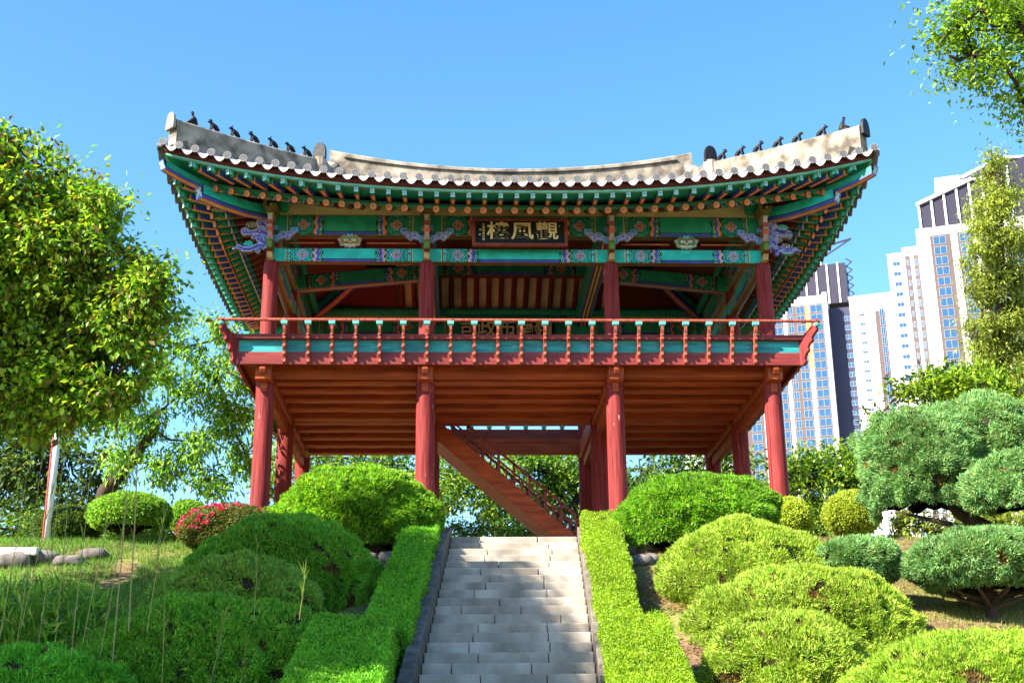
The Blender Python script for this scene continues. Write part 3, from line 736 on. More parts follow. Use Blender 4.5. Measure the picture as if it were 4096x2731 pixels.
# -- brackets on the front column heads
def frontM(x, y=-.24): return frame((x, y, 0), (1, 0, 0), (0, 0, 1))
wing = [(.12, 2.80, .30, 2.86, .045), (.30, 2.86, .46, 2.93, .035), (.24, 2.865, .07), (.33, 2.815, .055), (.41, 2.865, .035)]
for x in CX:
    pr = [] ; bl = [(-.15, .15, 2.72, 2.84), (-.13, .13, 2.96, 3.05)]
    for sg in (-1, 1):
        if abs(x) > 4 and sg == np.sign(x): continue
        pr += [(sg*p[0], p[1], p[2]) if len(p) == 3 else (sg*p[0], p[1], sg*p[2], p[3], p[4]) for p in wing]
        bl.append((min(sg*.40, sg*.54), max(sg*.40, sg*.54), 2.92, 3.01))
    plate('bracket_wing', PV, frontM(x), -.6, .6, 2.68, 3.10, .0125, scrollfn(pr, bl), .09)
    mb = MB(); M = frame((x, -.14, 0), (0, -1, 0), (0, 0, 1))
    prof = [(0, 2.36), (.14, 2.36), (.20, 2.45), (.30, 2.50), (.34, 2.64), (.28, 2.72), (.33, 2.85), (.40, 2.93), (.34, 3.02), (.36, 3.14), (.42, 3.22), (.30, 3.30), (.05, 3.30), (0, 3.2)]
    cuts = [2.36, 2.46, 2.52, 2.70, 2.78, 2.85, 2.93, 3.0, 3.1, 3.2, 3.31]; cc = [(.5, .38, .18), DRED, (.10, .2, .03), (.4, .2, .16), (.3, .28, .30), (.45, .10, .06), (.5, .42, .28), (.35, .06, .05), (.42, .42, .44), (.4, .34, .2)]
    for (z0, z1), c in zip(zip(cuts[:-1], cuts[1:]), cc):
        xo = lambda z: np.interp(z, [q[1] for q in prof[:12]], [q[0] for q in prof[:12]])
        zz = np.linspace(z0, z1, 4); mb.prism([(0, z0)]+[(xo(z), z) for z in zz]+[(0, z1)], M, .105+.02*math.sin(z0*40), c)
    mb.build('bracket_tongue', PAINT, PV, color=True)
    def ringf(X, Z):
        r = np.hypot(X, Z-3.40); col = np.empty(X.shape+(3,)); col[:] = OLIVE; col[(r < .075)] = BLACK; col[(r < .06) & (X*1 > 0) & (Z < 3.40+.0)] = (.4, .36, .12); col[(r < .13) & (r > .075) & (X > .0) & (Z > 3.4)] = BLACK
        return col*1.0, r < .135
    plate('purlin_end', PV, frontM(x, -.36), -.15, .15, 3.25, 3.55, .0125, ringf, .5)
for sg in (-1, 1):
    x = 5*sg; f = lambda zx: sg*(925-zx)*.00096; g = lambda zy: 3.37-(800+zy*.204-865)*.00555
    prim = [(f(705), g(530), .10), (f(690), g(680), .10), (f(370), g(690), .085), (f(700), g(830), .09), (f(560), g(790), .055), (f(660), g(1060), .05), (f(770), g(990), .045)]
    prim += [(f(a), g(b), f(c), g(d), r) for a, b, c, d, r in ((420, 720, 640, 690, .045), (560, 790, 700, 760, .03), (700, 530, 850, 620, .06), (720, 700, 850, 740, .07), (720, 860, 850, 960, .06), (780, 960, 640, 960, .05), (640, 975, 500, 1030, .055), (500, 1030, 360, 1030, .055), (360, 1030, 250, 985, .045), (250, 985, 150, 1015, .022))]
    base = scrollfn(prim)
    def cornerf(X, Z):
        col, mask = base(X, Z)
        lx, lz = f(455), g(960); th = np.arctan2(Z-lz, X-lx); r = np.hypot(X-lx, (Z-lz)); k = .115*(1-.16*np.abs(np.sin(th*4.5)))
        m = (r < k) & (Z > lz-.01); col[m] = TEAL; col[m & (np.abs(np.sin(th*4.5)) > .9)] = DGREEN; mask |= m
        dxx, dz = f(500), g(560); r2 = np.hypot((X-dxx)/.14, (Z-dz)/(.075)); th2 = np.arctan2(Z-dz, X-dxx); m = (r2 < 1-.2*np.abs(np.sin(th2*5))) & ~mask
        col[m] = (.22, .21, .15); col[m & (np.sin(X*90+Z*50) > .4)] = (.07, .08, .06); mask |= m
        return col, mask
    plate('corner_bracket', PV, frontM(x, -.17), min(-.95*sg, 0.12*sg) if sg > 0 else -.95, .95 if sg > 0 else .12, 2.40, 3.30, .0125, (lambda X, Z: cornerf(X, Z)), .10, None, (.2, .1, .05))
# -- carved guardian faces between the beams
def facefn(main, brow):
    def fn(X, Z):
        col = np.empty(X.shape+(3,)); col[:] = main; r = np.hypot(X/.25, Z/.15); th = np.arctan2(Z, X)
        mask = r < .93+.07*np.sin(th*11); col[r > .74] = (.42, .40, .34); col[(r > .74) & (np.sin(th*22) > .3)] = (.2, .22, .2)
        col[(r > .70) & (Z > .05)] = main
        for sg in (-1, 1):
            e = np.hypot((X-sg*.075)/.052, (Z-.015)/.026); col[e < 1.25] = BLACK; col[e < 1] = (.7, .7, .6); col[np.hypot(X-sg*.07, Z-.015) < .014] = BLACK
            b = np.abs(Z-.055-.25*(np.abs(X)-.03)*0.6+.0) < .013; col[b & (np.abs(X-sg*.085) < .075)] = brow
        col[np.hypot(X/.038, (Z+.028)/.03) < 1] = (.5, .30, .22); col[(np.abs(X) < .12) & (np.abs(Z+.085-X*X*1.2) < .014)] = (.75, .72, .62)
        col[(np.abs(X) < .125) & (np.abs(Z+.067-X*X*1.2) < .006)] = BLACK; col[(np.abs(X) < .055) & (np.abs(Z-.115) < .03)] = LBLUE; col[(np.abs(X) < .038) & (np.abs(Z-.115) < .018)] = TEAL
        return col, mask
    return fn
plate('guardian_face', PV, frame((-3.43, -.10, 2.80), (1, 0, 0), (0, -.18, 1)), -.28, .28, -.17, .17, .0105, facefn((.34, .20, .04), (.02, .30, .16)), .08)
plate('guardian_face', PV, frame((3.43, -.10, 2.80), (1, 0, 0), (0, -.18, 1)), -.28, .28, -.17, .17, .0105, facefn((.02, .22, .12), (.3, .08, .03)), .08)
# -- roof figures
def figure(kind):
    mb = MB()
    if kind == 0:      # seated robed man leaning on his knees
        mb.tube([(-.03, 0, 0), (-.03, 0, .08), (-.02, 0, .17), (.0, 0, .225)], [.075, .072, .055, .03], 10); mb.ball((.012, 0, .265), (.032, .03, .038)); mb.ball((.02, 0, .302), (.036, .036, .012)); mb.ball((.01, 0, .315), (.02, .02, .018))
        mb.tube([(.0, .035, .17), (.08, .04, .09), (.15, .03, .045)], [.025, .024, .018], 8); mb.tube([(.0, -.035, .17), (.08, -.04, .09), (.15, -.03, .045)], [.025, .024, .018], 8)
        mb.tube([(-.05, 0, .03), (.06, 0, .04), (.19, 0, .012)], [.06, .055, .03], 10)
    else:              # crouching beast on straight forelegs
        h = .05 if kind != 3 else .03
        mb.tube([(-.09, 0, .02), (-.085, 0, .08), (-.04, 0, .135), (.02, 0, .16), (.055, 0, .185)], [.03, .045, .048, .042, .03], 10)
        mb.ball((.075, 0, .205), (.038, .034, .034)); mb.ball((.108, 0, .195), (.022, .022, .018))
        for sg in (-1, 1):
            mb.tube([(.03, sg*.03, .15), (.055, sg*.03, .08), (.075, sg*.03, .0)], [.022, .018, .02], 8); mb.tube([(-.08, sg*.035, .07), (-.04, sg*.04, .03), (-.05, sg*.038, .0)], [.028, .022, .02], 8)
            if kind in (2, 4, 6): mb.ball((.06, sg*.022, .24), (.012, .01, .02))
        if kind in (1, 3): mb.ball((.07, 0, .236), (.045, .042, .008)); mb.ball((.07, 0, .246), (.02, .02, .015))
        for q in range(5): mb.ball((-.09+.025*q, 0, .10+.022*q), .014)
        mb.tube([(-.1, 0, .05), (-.13, 0, .09), (-.115, 0, .14)], [.014, .013, .006], 6)
    return mkmesh('roof_figure', mb.v, mb.f, DTILE, smooth=True)
for sx, fs in ((-1, (.115, .25, .39, .525, .66, .785, .91)), (1, (.107, .24, .40, .53, .665, .79, .92))):
    for k, f in enumerate(fs):
        o = 1.74-(1.74+.77)*f; ff = 1-f; z = 5.02-.40*ff-.03*math.sin(ff*math.pi)
        M = Matrix.Translation((sx*(5+o), -o, z-.012)) @ Matrix.Rotation(math.atan2(-1, sx), 4, 'Z') @ Matrix.Rotation(.05, 4, 'Y') @ Matrix.Scale(1.05 if k else 1.0, 4)
        g = inst('roof_figure', figure(0 if k == 0 else (k if sx < 0 else 7-k)), M, roof)
# ------------------------------------------------------------------ name boards
def text(parent, ch, M, size, mat, off=0, extr=.006, name='lettering', sx=1):
    c = bpy.data.curves.new(name, 'FONT'); c.body = ch; c.size = size; c.align_x = 'CENTER'; c.align_y = 'CENTER'; c.extrude = extr; c.offset = off; c.resolution_u = 3
    tmp = bpy.data.objects.new('tmp', c); COL.objects.link(tmp); me = bpy.data.meshes.new_from_object(tmp.evaluated_get(bpy.context.evaluated_depsgraph_get()))
    bpy.data.objects.remove(tmp); bpy.data.curves.remove(c); me.materials.clear(); me.materials.append(mat); me.name = name
    o = bpy.data.objects.new(name, me); COL.objects.link(o); o.parent = parent
    o.matrix_local = Matrix.Translation(-Vector(ORG[parent.name])) @ M @ Matrix.Rotation(math.pi/2, 4, 'X') @ Matrix.Diagonal((sx, 1, 1, 1)); return o
INK = pbr('black_lacquer', (.010, .012, .018), .4, .4, 5); GOLD = pbr('cream_letter', (.72, .60, .36), .6, .5, 14, (.75, .7, .6), bump=.1); GOLD2 = pbr('pale_letter', (.62, .56, .40), .7, .5, 9, (.6, .6, .6), bump=.1)
FRM = pbr('brown_red_frame', (.24, .05, .028), .55, .6, 4)
nb = thing('name_board', 'black wooden name board with three cream brush characters in a red frame under the eave', 'sign', (0.01, -.36, 2.89))
tilt = Matrix.Translation((0.01, -.36, 2.89)) @ Matrix.Rotation(-.10, 4, 'X')
mb = MB(); mb.box((-.90, -.02, -.255), (.90, .03, .255), M=tilt); mb.build('board', INK, nb)
for nm, lo, hi in (('frame_rail', (-.965, -.05, .255), (.965, .04, .315)), ('frame_rail', (-.965, -.05, -.315), (.965, .04, -.255)), ('frame_stile', (-.965, -.05, -.254), (-.90, .04, .254)), ('frame_stile', (.90, -.05, -.254), (.965, .04, .254))):
    mb = MB(); mb.box(lo, hi, M=tilt); mb.build(nm, FRM, nb, bevel=.008)
for ch, x in (('樓', -.44), ('風', .05), ('觀', .55)): text(nb, ch, tilt @ Matrix.Translation((x, -.026, .005)) , .42, GOLD, .0065, sx=1.12)
for k, ch in enumerate('竹儂徐東均書'): text(nb, ch, tilt @ Matrix.Translation((-.735, -.024, .165-.066*k)), .056, GOLD, .0004)
mb = MB()
for x, z in ((-.80, .055), (-.81, -.055)): mb.box((x-.018, -.024, z-.018), (x+.018, -.019, z+.018), M=tilt)
mb.box((.80, -.024, .125), (.815, -.019, .165), M=tilt); mb.build('seal', GOLD2, nb)
ib = thing('inner_name_board', 'large dark name board in teal frame, five pale characters, inside behind the railing', 'sign', (0, 6.2, 3.07))
tilt = Matrix.Translation((-.01, 6.18, 3.07)) @ Matrix.Rotation(-.06, 4, 'X')
mb = MB(); mb.box((-1.18, -.02, -.30), (1.18, .03, .28), M=tilt); mb.build('board', INK, ib)
TF = pbr('teal_frame', (.012, .17, .14), .5, .4, 4)
for nm, lo, hi in (('frame_rail', (-1.46, -.06, .28), (1.46, .04, .52)), ('frame_rail', (-1.46, -.06, -.52), (1.46, .04, -.30)), ('frame_stile', (-1.46, -.06, -.299), (-1.18, .04, .279)), ('frame_stile', (1.18, -.06, -.299), (1.46, .04, .279))):
    mb = MB(); mb.box(lo, hi, M=tilt); mb.build(nm, TF, ib, bevel=.01)
for ch, x in (('司', -.98), ('政', -.53), ('布', -.04), ('南', .42), ('嶺', .88)): text(ib, ch, tilt @ Matrix.Translation((x, -.026, .0)), .50, GOLD2, .006)
# ------------------------------------------------------------------ timber staircase under the deck
ws = thing('timber_staircase', 'steep red timber staircase with railings descending to the right under the deck', 'staircase', (3.0, 4.1, -3.74))
def zs(x): return -.29-.855*(x+1.35)
x0, x1 = -2.0, 2.69
for y in (3.5, 4.75):
    mb = MB(); mb.prism([(x0, zs(x0)), (x1, zs(x1)), (x1-.5, zs(x1)), (x0, zs(x0)-.47)], frame((0, y, 0), (1, 0, 0), (0, 0, 1)), .09); mb.build('stringer', UNDER, ws, bevel=.01)
    mb = MB(); mb.bar((-1.75, y, zs(-1.75)+.46), (2.65, y, zs(2.65)+.46), .06, .055); mb.build('handrail', REDH, ws)
    mb = MB(); mb.bar((-1.75, y, zs(-1.75)+.25), (2.65, y, zs(2.65)+.25), .04, .035); mb.build('handrail', REDH, ws)
    for k in range(26):
        x = -1.7+k*.17; mb = MB(); hh = .45 if k % 2 == 0 else .24; w = .022 if k % 2 else .03
        mb.box((x-w, y-w, zs(x)-.05), (x+w, y+w, zs(x)+hh)); mb.build('baluster', REDH, ws)
for k in range(17):
    x = -1.85+k*.27; mb = MB(); mb.box((x-.13, 3.55, zs(x)-.12), (x+.15, 4.70, zs(x)-.075)); mb.build('tread', UNDER, ws)
mb = MB(); mb.add([(x0, 3.46, zs(x0)-.472), (x1-.5, 3.46, zs(x1)-.002), (x1-.5, 4.79, zs(x1)-.002), (x0, 4.79, zs(x0)-.472)], [(0, 1, 2, 3)]); mb.build('soffit_board', UNDER, ws)
# ------------------------------------------------------------------ apartment towers
def mat_glass():
    m, n, o = newmat('window_glass'); p = n.nodes.new('ShaderNodeBsdfPrincipled')
    p.inputs['Base Color'].default_value = (.028, .075, .16, 1); p.inputs['Roughness'].default_value = .12; p.inputs['Specular IOR Level'].default_value = .8
    n.links.new(p.outputs[0], o.inputs[0]); return m
GLASS = mat_glass()
TW = pbr('tower_white', (.56, .56, .60), .7, .25, .08, (.85, .85, .85), (1, 1, .3), 0); TB = pbr('tower_brown', (.10, .074, .075), .7, .3, .1, (.8, .8, .8), (1, 1, 1), 0)
TG = pbr('tower_grey', (.36, .38, .44), .7, .25, .1, (.85, .85, .85), (1, 1, 1), 0); TD = pbr('tower_slate', (.020, .017, .040), .6, .3, .2, (.7, .7, .7), (1, 1, 1), 0)
TY = pbr('tower_yellow', (.62, .45, .08), .7, .2, .1, (.85, .85, .85), (1, 1, 1), 0); TS = pbr('tower_painted_shade', (.030, .036, .075), .7, .3, .1, (.8, .8, .8), (1, 1, 1), 0)  # TS: navy that paints the shade into the tower's recess wall
AL = math.radians(20); TR_ = Vector((math.cos(AL), -math.sin(AL), 0)); TDp = Vector((math.sin(AL), math.cos(AL), 0))
class Tower:
    def __init__(s, name, label, org):           # org: front right corner of the facade; local x to the left is negative, y is depth
        s.o = Vector(org); s.base = (org[0], org[1], -9.2); s.t = thing(name, label, 'apartment tower', s.base); s.M = Matrix(((TR_.x, TDp.x, 0, org[0]), (TR_.y, TDp.y, 0, org[1]), (0, 0, 1, 0), (0, 0, 0, 1))); s.n = 0; s.extra = {}
    def box(s, name, x0, x1, y0, y1, z0, z1, mat): mb = MB(); mb.box((x0, y0, z0), (x1, y1, z1), M=s.M); return mb.build(name, mat, s.t)
    def window(s, x0, x1, z0, z1, y=0, side=False, bars=1):
        # a recessed-looking glazed window with a white frame, standing 6 cm proud
        mb = MB(); f = .07; V = MB()
        def bx(b, a0, a1, c0, c1, d0, d1):
            if side: b.box((y-d1*0+d0, a0, c0), (y+d1, a1, c1), M=s.M)
            else: b.box((a0, y-d1, c0), (a1, y-d0, c1), M=s.M)
        bx(mb, x0, x1, z0, z0+f, .02, .10); bx(mb, x0, x1, z1-f, z1, .02, .10); bx(mb, x0, x0+f, z0+f, z1-f, .02, .10); bx(mb, x1-f, x1, z0+f, z1-f, .02, .10)
        for k in range(bars):
            q = x0+(x1-x0)*(k+1)/(bars+1); bx(mb, q-f/2, q+f/2, z0+f, z1-f, .03, .09)
        bx(V, x0+f, x1-f, z0+f, z1-f, .01, .05)
        if s.n < 98:
            w = mb.build('window', TG, s.t); p = V.build('pane', GLASS, w); s.n += 1
        else:
            for nm, b in (('window', mb), ('pane', V)):
                e = s.extra.setdefault(nm, MB()); e.add(b.v, b.f)
    def done(s):
        if 'window' in s.extra: tag(s.extra['window'].build('window', TG, s.t), kind='stuff'); tag(s.extra['pane'].build('window_pane', GLASS, s.t), kind='stuff')
FL = 2.95
def xat(px_, py_, D): return at(px_, py_, D)
# the middle tower, beside the right end of the pavilion
DA = 400.0
P0 = at(1897, 676, DA); A = Tower('apartment_tower', 'white apartment tower with brown window strips seen between pavilion corner and bushes', P0)
zt = P0[2]
A.box('main_wall', -34, 0, 0, 18, -9.2, zt, TW)
for xa, xb in ((-5.3, -1.3), (-12.2, -6.6), (-20, -13.4), (-26.5, -21.2)): A.box('window_strip', xa, xb, -.12, .3, 40, zt-2.6, TB)
A.box('yellow_strip', -6.5, -5.5, -.1, .3, 108, zt-3, TY)
A.box('corner_pier', -1.2, 0.1, -.5, 1.2, 40, zt+.6, TW)
nf = int((zt-58)/FL)
for k in range(nf):
    z = zt-2.6-FL*(k+1)
    for xa, xb, b in ((-5.0, -1.5, 1), (-9.2, -6.8, 1), (-11.8, -10.2, 1), (-16.6, -13.7, 1), (-19.7, -18.0, 1), (-24.8, -22.0, 1)): A.window(xa, xb, z+.2, z+2.5, -.12, bars=b)
# its shaded recess, the right wing and the dark crown
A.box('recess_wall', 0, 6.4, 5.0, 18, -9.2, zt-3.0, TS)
A.box('white_wing', 6.4, 19.5, 3.2, 22, -9.2, zt-1.2, TW); A.box('wing_parapet', 6.2, 19.7, 3.0, 22.2, zt-1.2, zt-.5, TW)
A.box('wing_strip', 13.6, 16.4, 3.06, 3.5, 40, zt-6, TB)
for k in range(nf):
    z = zt-5.0-FL*(k+1)
    A.window(4.4, 6.2, z+.5, z+2.0, 5.0); A.window(9.0, 10.6, z+.9, z+1.7, 3.2); A.window(14.9, 16.2, z+.2, z+2.6, 3.06)
    A.window(8+k*0, 10.2, z+.3, z+2.3, 19.5, True); A.window(13, 15.2, z+.3, z+2.3, 19.5, True)
A.box('crown_wall', -24, 6.0, 9.0, 22, zt, zt+13.0, TD)
for k in range(9): A.box('crown_fin', -23+k*3.3, -22.5+k*3.3, 8.7, 9.0, zt, zt+13.2, TW)
A.box('crown_top', -20, -1.2, 9.5, 20, zt+13.0, zt+21, TW)
mb = MB()
for k in range(6): mb.bar(A.M @ Vector((6.2, 10, zt-1+k*2.6)), A.M @ Vector((8.0, 10, zt+.3+k*2.6)), .3, .3); mb.bar(A.M @ Vector((8.0, 10, zt+.3+k*2.6)), A.M @ Vector((6.2, 10, zt+1.6+k*2.6)), .3, .3)
for x in (6.2, 8.2): mb.bar(A.M @ Vector((x, 10, zt-2)), A.M @ Vector((x, 10, zt+15)), .35, .35)
mb.bar(A.M @ Vector((-2, 10, zt+19)), A.M @ Vector((8.5, 10, zt+21)), .5, .5); mb.bar(A.M @ Vector((-2, 10, zt+15)), A.M @ Vector((8.5, 10, zt+21)), .4, .4); mb.bar(A.M @ Vector((2, 10, zt+13)), A.M @ Vector((2, 10, zt+20)), .4, .4)
mb.build('crown_frame', TD, A.t); A.done()
# low white block left of it, seen between the columns
P1 = at(1797, 960, 395); Lb = Tower('apartment_tower', 'plain white apartment block glimpsed between the right-hand pavilion columns', P1)
Lb.box('main_wall', -30, 0, 0, 16, -9.2, P1[2]+24, TW); Lb.box('window_strip', -6.5, -3.6, -.1, .3, 30, P1[2]+20, TB)
for k in range(20):
    z = P1[2]+14-FL*k; Lb.window(-5.6, -4.4, z+.5, z+2.1, -.1); Lb.window(-11, -7.8, z+.6, z+2.0, 0)
Lb.done()
# the narrow grey block between the towers
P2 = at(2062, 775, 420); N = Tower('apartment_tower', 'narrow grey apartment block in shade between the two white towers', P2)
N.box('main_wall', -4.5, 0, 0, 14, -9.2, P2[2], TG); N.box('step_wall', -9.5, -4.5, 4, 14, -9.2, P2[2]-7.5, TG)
for k in range(14): N.window(-2.6, -1.6, P2[2]-4-FL*k, P2[2]-2.6-FL*k, 0)
N.done()
# the right tower
DB = 360.0
P3 = at(2103, 527, DB); B = Tower('apartment_tower', 'tallest white apartment tower with sloping dark crown behind the feathery yellow-green tree', P3); zb = P3[2]
B.box('main_wall', 0, 40, 0, 20, -9.2, zb, TW)
for xa, xb in ((3.4, 8.6), (10.4, 14.6), (16.4, 20), (22, 27), (30, 35)): B.box('window_strip', xa, xb, -.12, .3, 40, zb-2.4, TB)
B.box('left_wing', -8.2, 0, 2.5, 20, -9.2, zb-5.2, TW); B.box('left_wing_step', -4.2, 0, 2.2, 20, zb-5.2, zb-4.0, TW)
for xa, xb in ((-3.6, -2.4), (-1.4, -.2)): B.box('wing_strip', xa, xb, 2.3, 2.6, 40, zb-6.5, TB)
for k in range(int((zb-40)/FL)):
    z = zb-2.4-FL*(k+1)
    B.window(4.2, 7.4, z+.2, z+2.5, -.12); B.window(11, 13.6, z+.2, z+2.5, -.12); B.window(17, 19.2, z+.2, z+2.5, -.12)
    B.window(-6.9, -5.0, z-3.6, z-2.4, 2.5); B.window(-3.2, -2.6, z-4.0, z-2.4, 2.3); B.window(-1.2, -.5, z-4.2, z-2.4, 2.3); B.window(23, 26, z+.2, z+2.5, -.12)
B.box('crown_wall', 1.4, 34, 3, 18, zb, zb+4.5, TD)
mb = MB(); mb.prism([(1.4, zb+4.5), (34, zb+4.5), (34, zb+20), (16, zb+13.5), (1.4, zb+8)], B.M @ Matrix.Translation((0, 10, 0)), 14); mb.build('crown_wall', TD, B.t)
for k in range(8):
    h = np.interp(1.4+k*3.4, [1.4, 16, 34], [8, 13.5, 20]); B.box('crown_fin', 1.2+k*3.4, 1.8+k*3.4, 2.6, 2.96, zb, zb+h, TW)
mb = MB(); mb.bar(B.M @ Vector((1.0, 3, zb+8.3)), B.M @ Vector((16, 3, zb+13.8)), 1.6, .9); mb.build('crown_edge', TW, B.t)
B.box('crown_top', 6.5, 13, 5, 16, zb+8, zb+16.5, TW); B.box('crown_top', 13, 30, 5, 16, zb+12, zb+15, TW)
mb = MB(); mb.prism([(12, zb+15.6), (24, zb+20.5), (32, zb+19.6), (32, zb+19.0), (24, zb+19.6), (14, zb+15.4)], B.M @ Matrix.Translation((0, 8, 0)), 6); mb.build('crown_roof', TG, B.t); B.done()
# pale buildings glimpsed behind the trees under the deck
P4 = at(1110, 1228, 95); Q = thing('pale_building', 'pale building with blue-tinted windows glimpsed through the trees under the deck', 'building', (P4[0], P4[1], -3.8))
mb = MB(); mb.box((P4[0]-4.2, P4[1], -3.8), (P4[0]+9, P4[1]+10, 5.0)); mb.build('wall', TW, Q)
for i in range(6):
    for k in range(3):
        mb = MB(); x = P4[0]-3.7+i*2.1; z = -3.0+k*2.7; mb.box((x, P4[1]-.06, z), (x+1.4, P4[1]+.1, z+1.7)); w = mb.build('window', TG, Q)
        mb = MB(); mb.box((x+.1, P4[1]-.09, z+.1), (x+.66, P4[1]-.065, z+1.6)); mb.box((x+.74, P4[1]-.09, z+.1), (x+1.3, P4[1]-.065, z+1.6)); mb.build('pane', GLASS, w)
# ------------------------------------------------------------------ foliage
RN = np.random.default_rng(7)
def unit(v): return v/(np.linalg.norm(v, axis=-1, keepdims=True)+1e-9)
def leaves_geo(P, D, N, L, Wd, fold=.25):
    # one folded leaf per point: P base, D direction, N face normal, L length, Wd width
    D = unit(D); N = unit(N-D*np.sum(N*D, -1, keepdims=True)); B = np.cross(D, N); L = np.asarray(L)[:, None]; Wd = np.asarray(Wd)[:, None]
    mid = P+D*L*.45; V = np.stack([P, mid+B*Wd*.5+N*Wd*fold, P+D*L, mid-B*Wd*.5+N*Wd*fold], 1).reshape(-1, 3)
    b = np.arange(len(P))[:, None]*4; F = np.concatenate([b+[[0, 1, 2]], b+[[0, 2, 3]]], 0); return V, F
def blades_geo(P, D, L, Wd):
    D = unit(D); r = unit(RN.normal(size=P.shape)); B = unit(np.cross(D, r)); L = np.asarray(L)[:, None]; Wd = np.asarray(Wd)[:, None]
    V = np.stack([P-B*Wd*.5, P+B*Wd*.5, P+D*L], 1).reshape(-1, 3); F = (np.arange(len(P))*3)[:, None]+[[0, 1, 2]]; return V, F
def palette(n, cols, w=None, jit=.18):
    c = np.array(cols)[RN.choice(len(cols), n, p=None if w is None else np.array(w)/sum(w))]
    return c*(1+jit*RN.normal(size=(n, 1))).clip(.4, 1.7)
def dome(name, label, cat, c, r, group=None, z0=-.25, shear=None, kind='juniper', lump=.16, lsc=1.6, n=2600, cols=None, seed=1, trunk=False, floor=None, view=-.45, power=1.0):
    # a clipped shrub: c centre of its widest level, r radii (x, y, z); surface cut at z0 (share of r z) below the centre
    c = np.array(c, float); r = np.array(r, float)
    gz = float(T(c[0], c[1])) if floor is None else floor
    t = thing(name, label, cat, (c[0], c[1], gz), group)
    sh = .0 if shear is None else shear
    def surf(U):                                     # unit directions to surface points and displacement
        P = U*r; Q = P+c
        d = fbm(Q, lsc, seed)-.5; d2 = np.abs(vnoise(Q, 3.4, seed+5)-.5)*2; d3 = np.abs(vnoise(Q, 8.0, seed+8)-.5)*2; am = {'juniper': .11, 'yew': .11, 'box': .05}[kind]*(1.9 if seed in (15, 16, 17, 18) else 1)
        P = P*(1+lump*d*2+(am*(d2-.5)+.5*am*(d3-.5))/r.mean())[..., None]
        P[..., 2] += sh*P[..., 1]; return P+c, d
    # core
    nu, nv = 40, 20; th = np.linspace(0, 2*np.pi, nu, endpoint=False); ph = np.linspace(math.asin(z0), np.pi/2, nv)
    TH, PH = np.meshgrid(th, ph, indexing='ij'); U = np.stack([np.cos(TH)*np.cos(PH), np.sin(TH)*np.cos(PH), np.sin(PH)], -1)
    Q, d = surf(U); Q = c+(Q-c)*(1-.05/min(r)) ; I = np.arange(nu*nv).reshape(nu, nv); J = np.roll(I, -1, 0)
    F = np.stack([I[:, :-1], J[:, :-1], J[:, 1:], I[:, 1:]], -1).reshape(-1, 4)
    link('inner_twigs', mkmesh('inner_twigs', Q.reshape(-1, 3)-ORG[t.name], F, TWIG, smooth=True), t)
    area = 4*np.pi*((r[0]*r[1])**1.6/3+(r[0]*r[2])**1.6/3+(r[1]*r[2])**1.6/3)**(1/1.6)*(1-z0)/2
    m = int(area*n*1.6*(1.7 if kind == 'juniper' else 1.2)); U = unit(RN.normal(size=(m, 3))); U = U[U[:, 2] > z0-.06]
    w = np.linalg.norm(U/r, axis=1); U = U[RN.random(len(U)) < w/w.max()*1.6]
    Pp, d = surf(U); Nn = unit(U/r); Nn[:, 2] -= sh*0; v = unit(CAM-Pp); k = np.sum(Nn*v, 1) > view
    Pp, Nn, d = Pp[k], Nn[k], d[k]; m = len(Pp)
    big = fbm(Pp, 1.1, seed+21); fine = vnoise(Pp, 6.0, seed+33)
    cols = cols or [(.10, .22, .012), (.16, .28, .02), (.06, .15, .012)]
    C = palette(m, cols); C *= (.72+.6*big)[:, None]
    if kind == 'juniper':
        dead = (fine > (.80 if seed in (15, 16, 17, 18) else .72)) & (vnoise(Pp, 2.2, seed+40) > .50); C[dead] = palette(int(dead.sum()), [(.20, .11, .035), (.12, .06, .03), (.22, .17, .04)])
        Pp = Pp-Nn*(.07*(fine > .72))[:, None]
        tw = np.stack([vnoise(Pp, 5.0, seed+q)-.5 for q in (50, 51, 52)], -1); PP = np.repeat(Pp, 3, 0); DD = np.repeat(Nn+np.array([0, 0, .25])+1.8*tw, 3, 0)+RN.normal(size=(3*m, 3))*.6
        V, F = blades_geo(PP+RN.normal(size=PP.shape)*.015, DD, RN.uniform(.03, .07, 3*m), RN.uniform(.010, .020, 3*m)); C = np.repeat(np.repeat(C, 3, 0)*RN.uniform(.75, 1.25, (3*m, 1)), 3, 0)
    elif kind == 'box':
        DD = Nn*.7+RN.normal(size=(m, 3))*.7; V, F = leaves_geo(Pp+Nn*RN.uniform(-.04, .03, (m, 1)), DD, Nn+RN.normal(size=(m, 3))*.6, RN.uniform(.03, .055, m), RN.uniform(.020, .032, m)); C = np.repeat(C, 4, 0)
    elif kind == 'yew':
        PP = np.repeat(Pp, 4, 0); DD = np.repeat(Nn*.8+RN.normal(size=(m, 3))*.5, 4, 0)+RN.normal(size=(4*m, 3))*.55
        V, F = leaves_geo(PP, DD, np.repeat(Nn, 4, 0)+RN.normal(size=(4*m, 3))*.5, RN.uniform(.05, .095, 4*m), RN.uniform(.014, .026, 4*m), .1); C = np.repeat(np.repeat(C, 4, 0)*RN.uniform(.7, 1.3, (4*m, 1)), 4, 0)
    link('foliage', mkmesh('foliage', V-ORG[t.name], F, NEED if kind == 'juniper' else FOL, C), t)
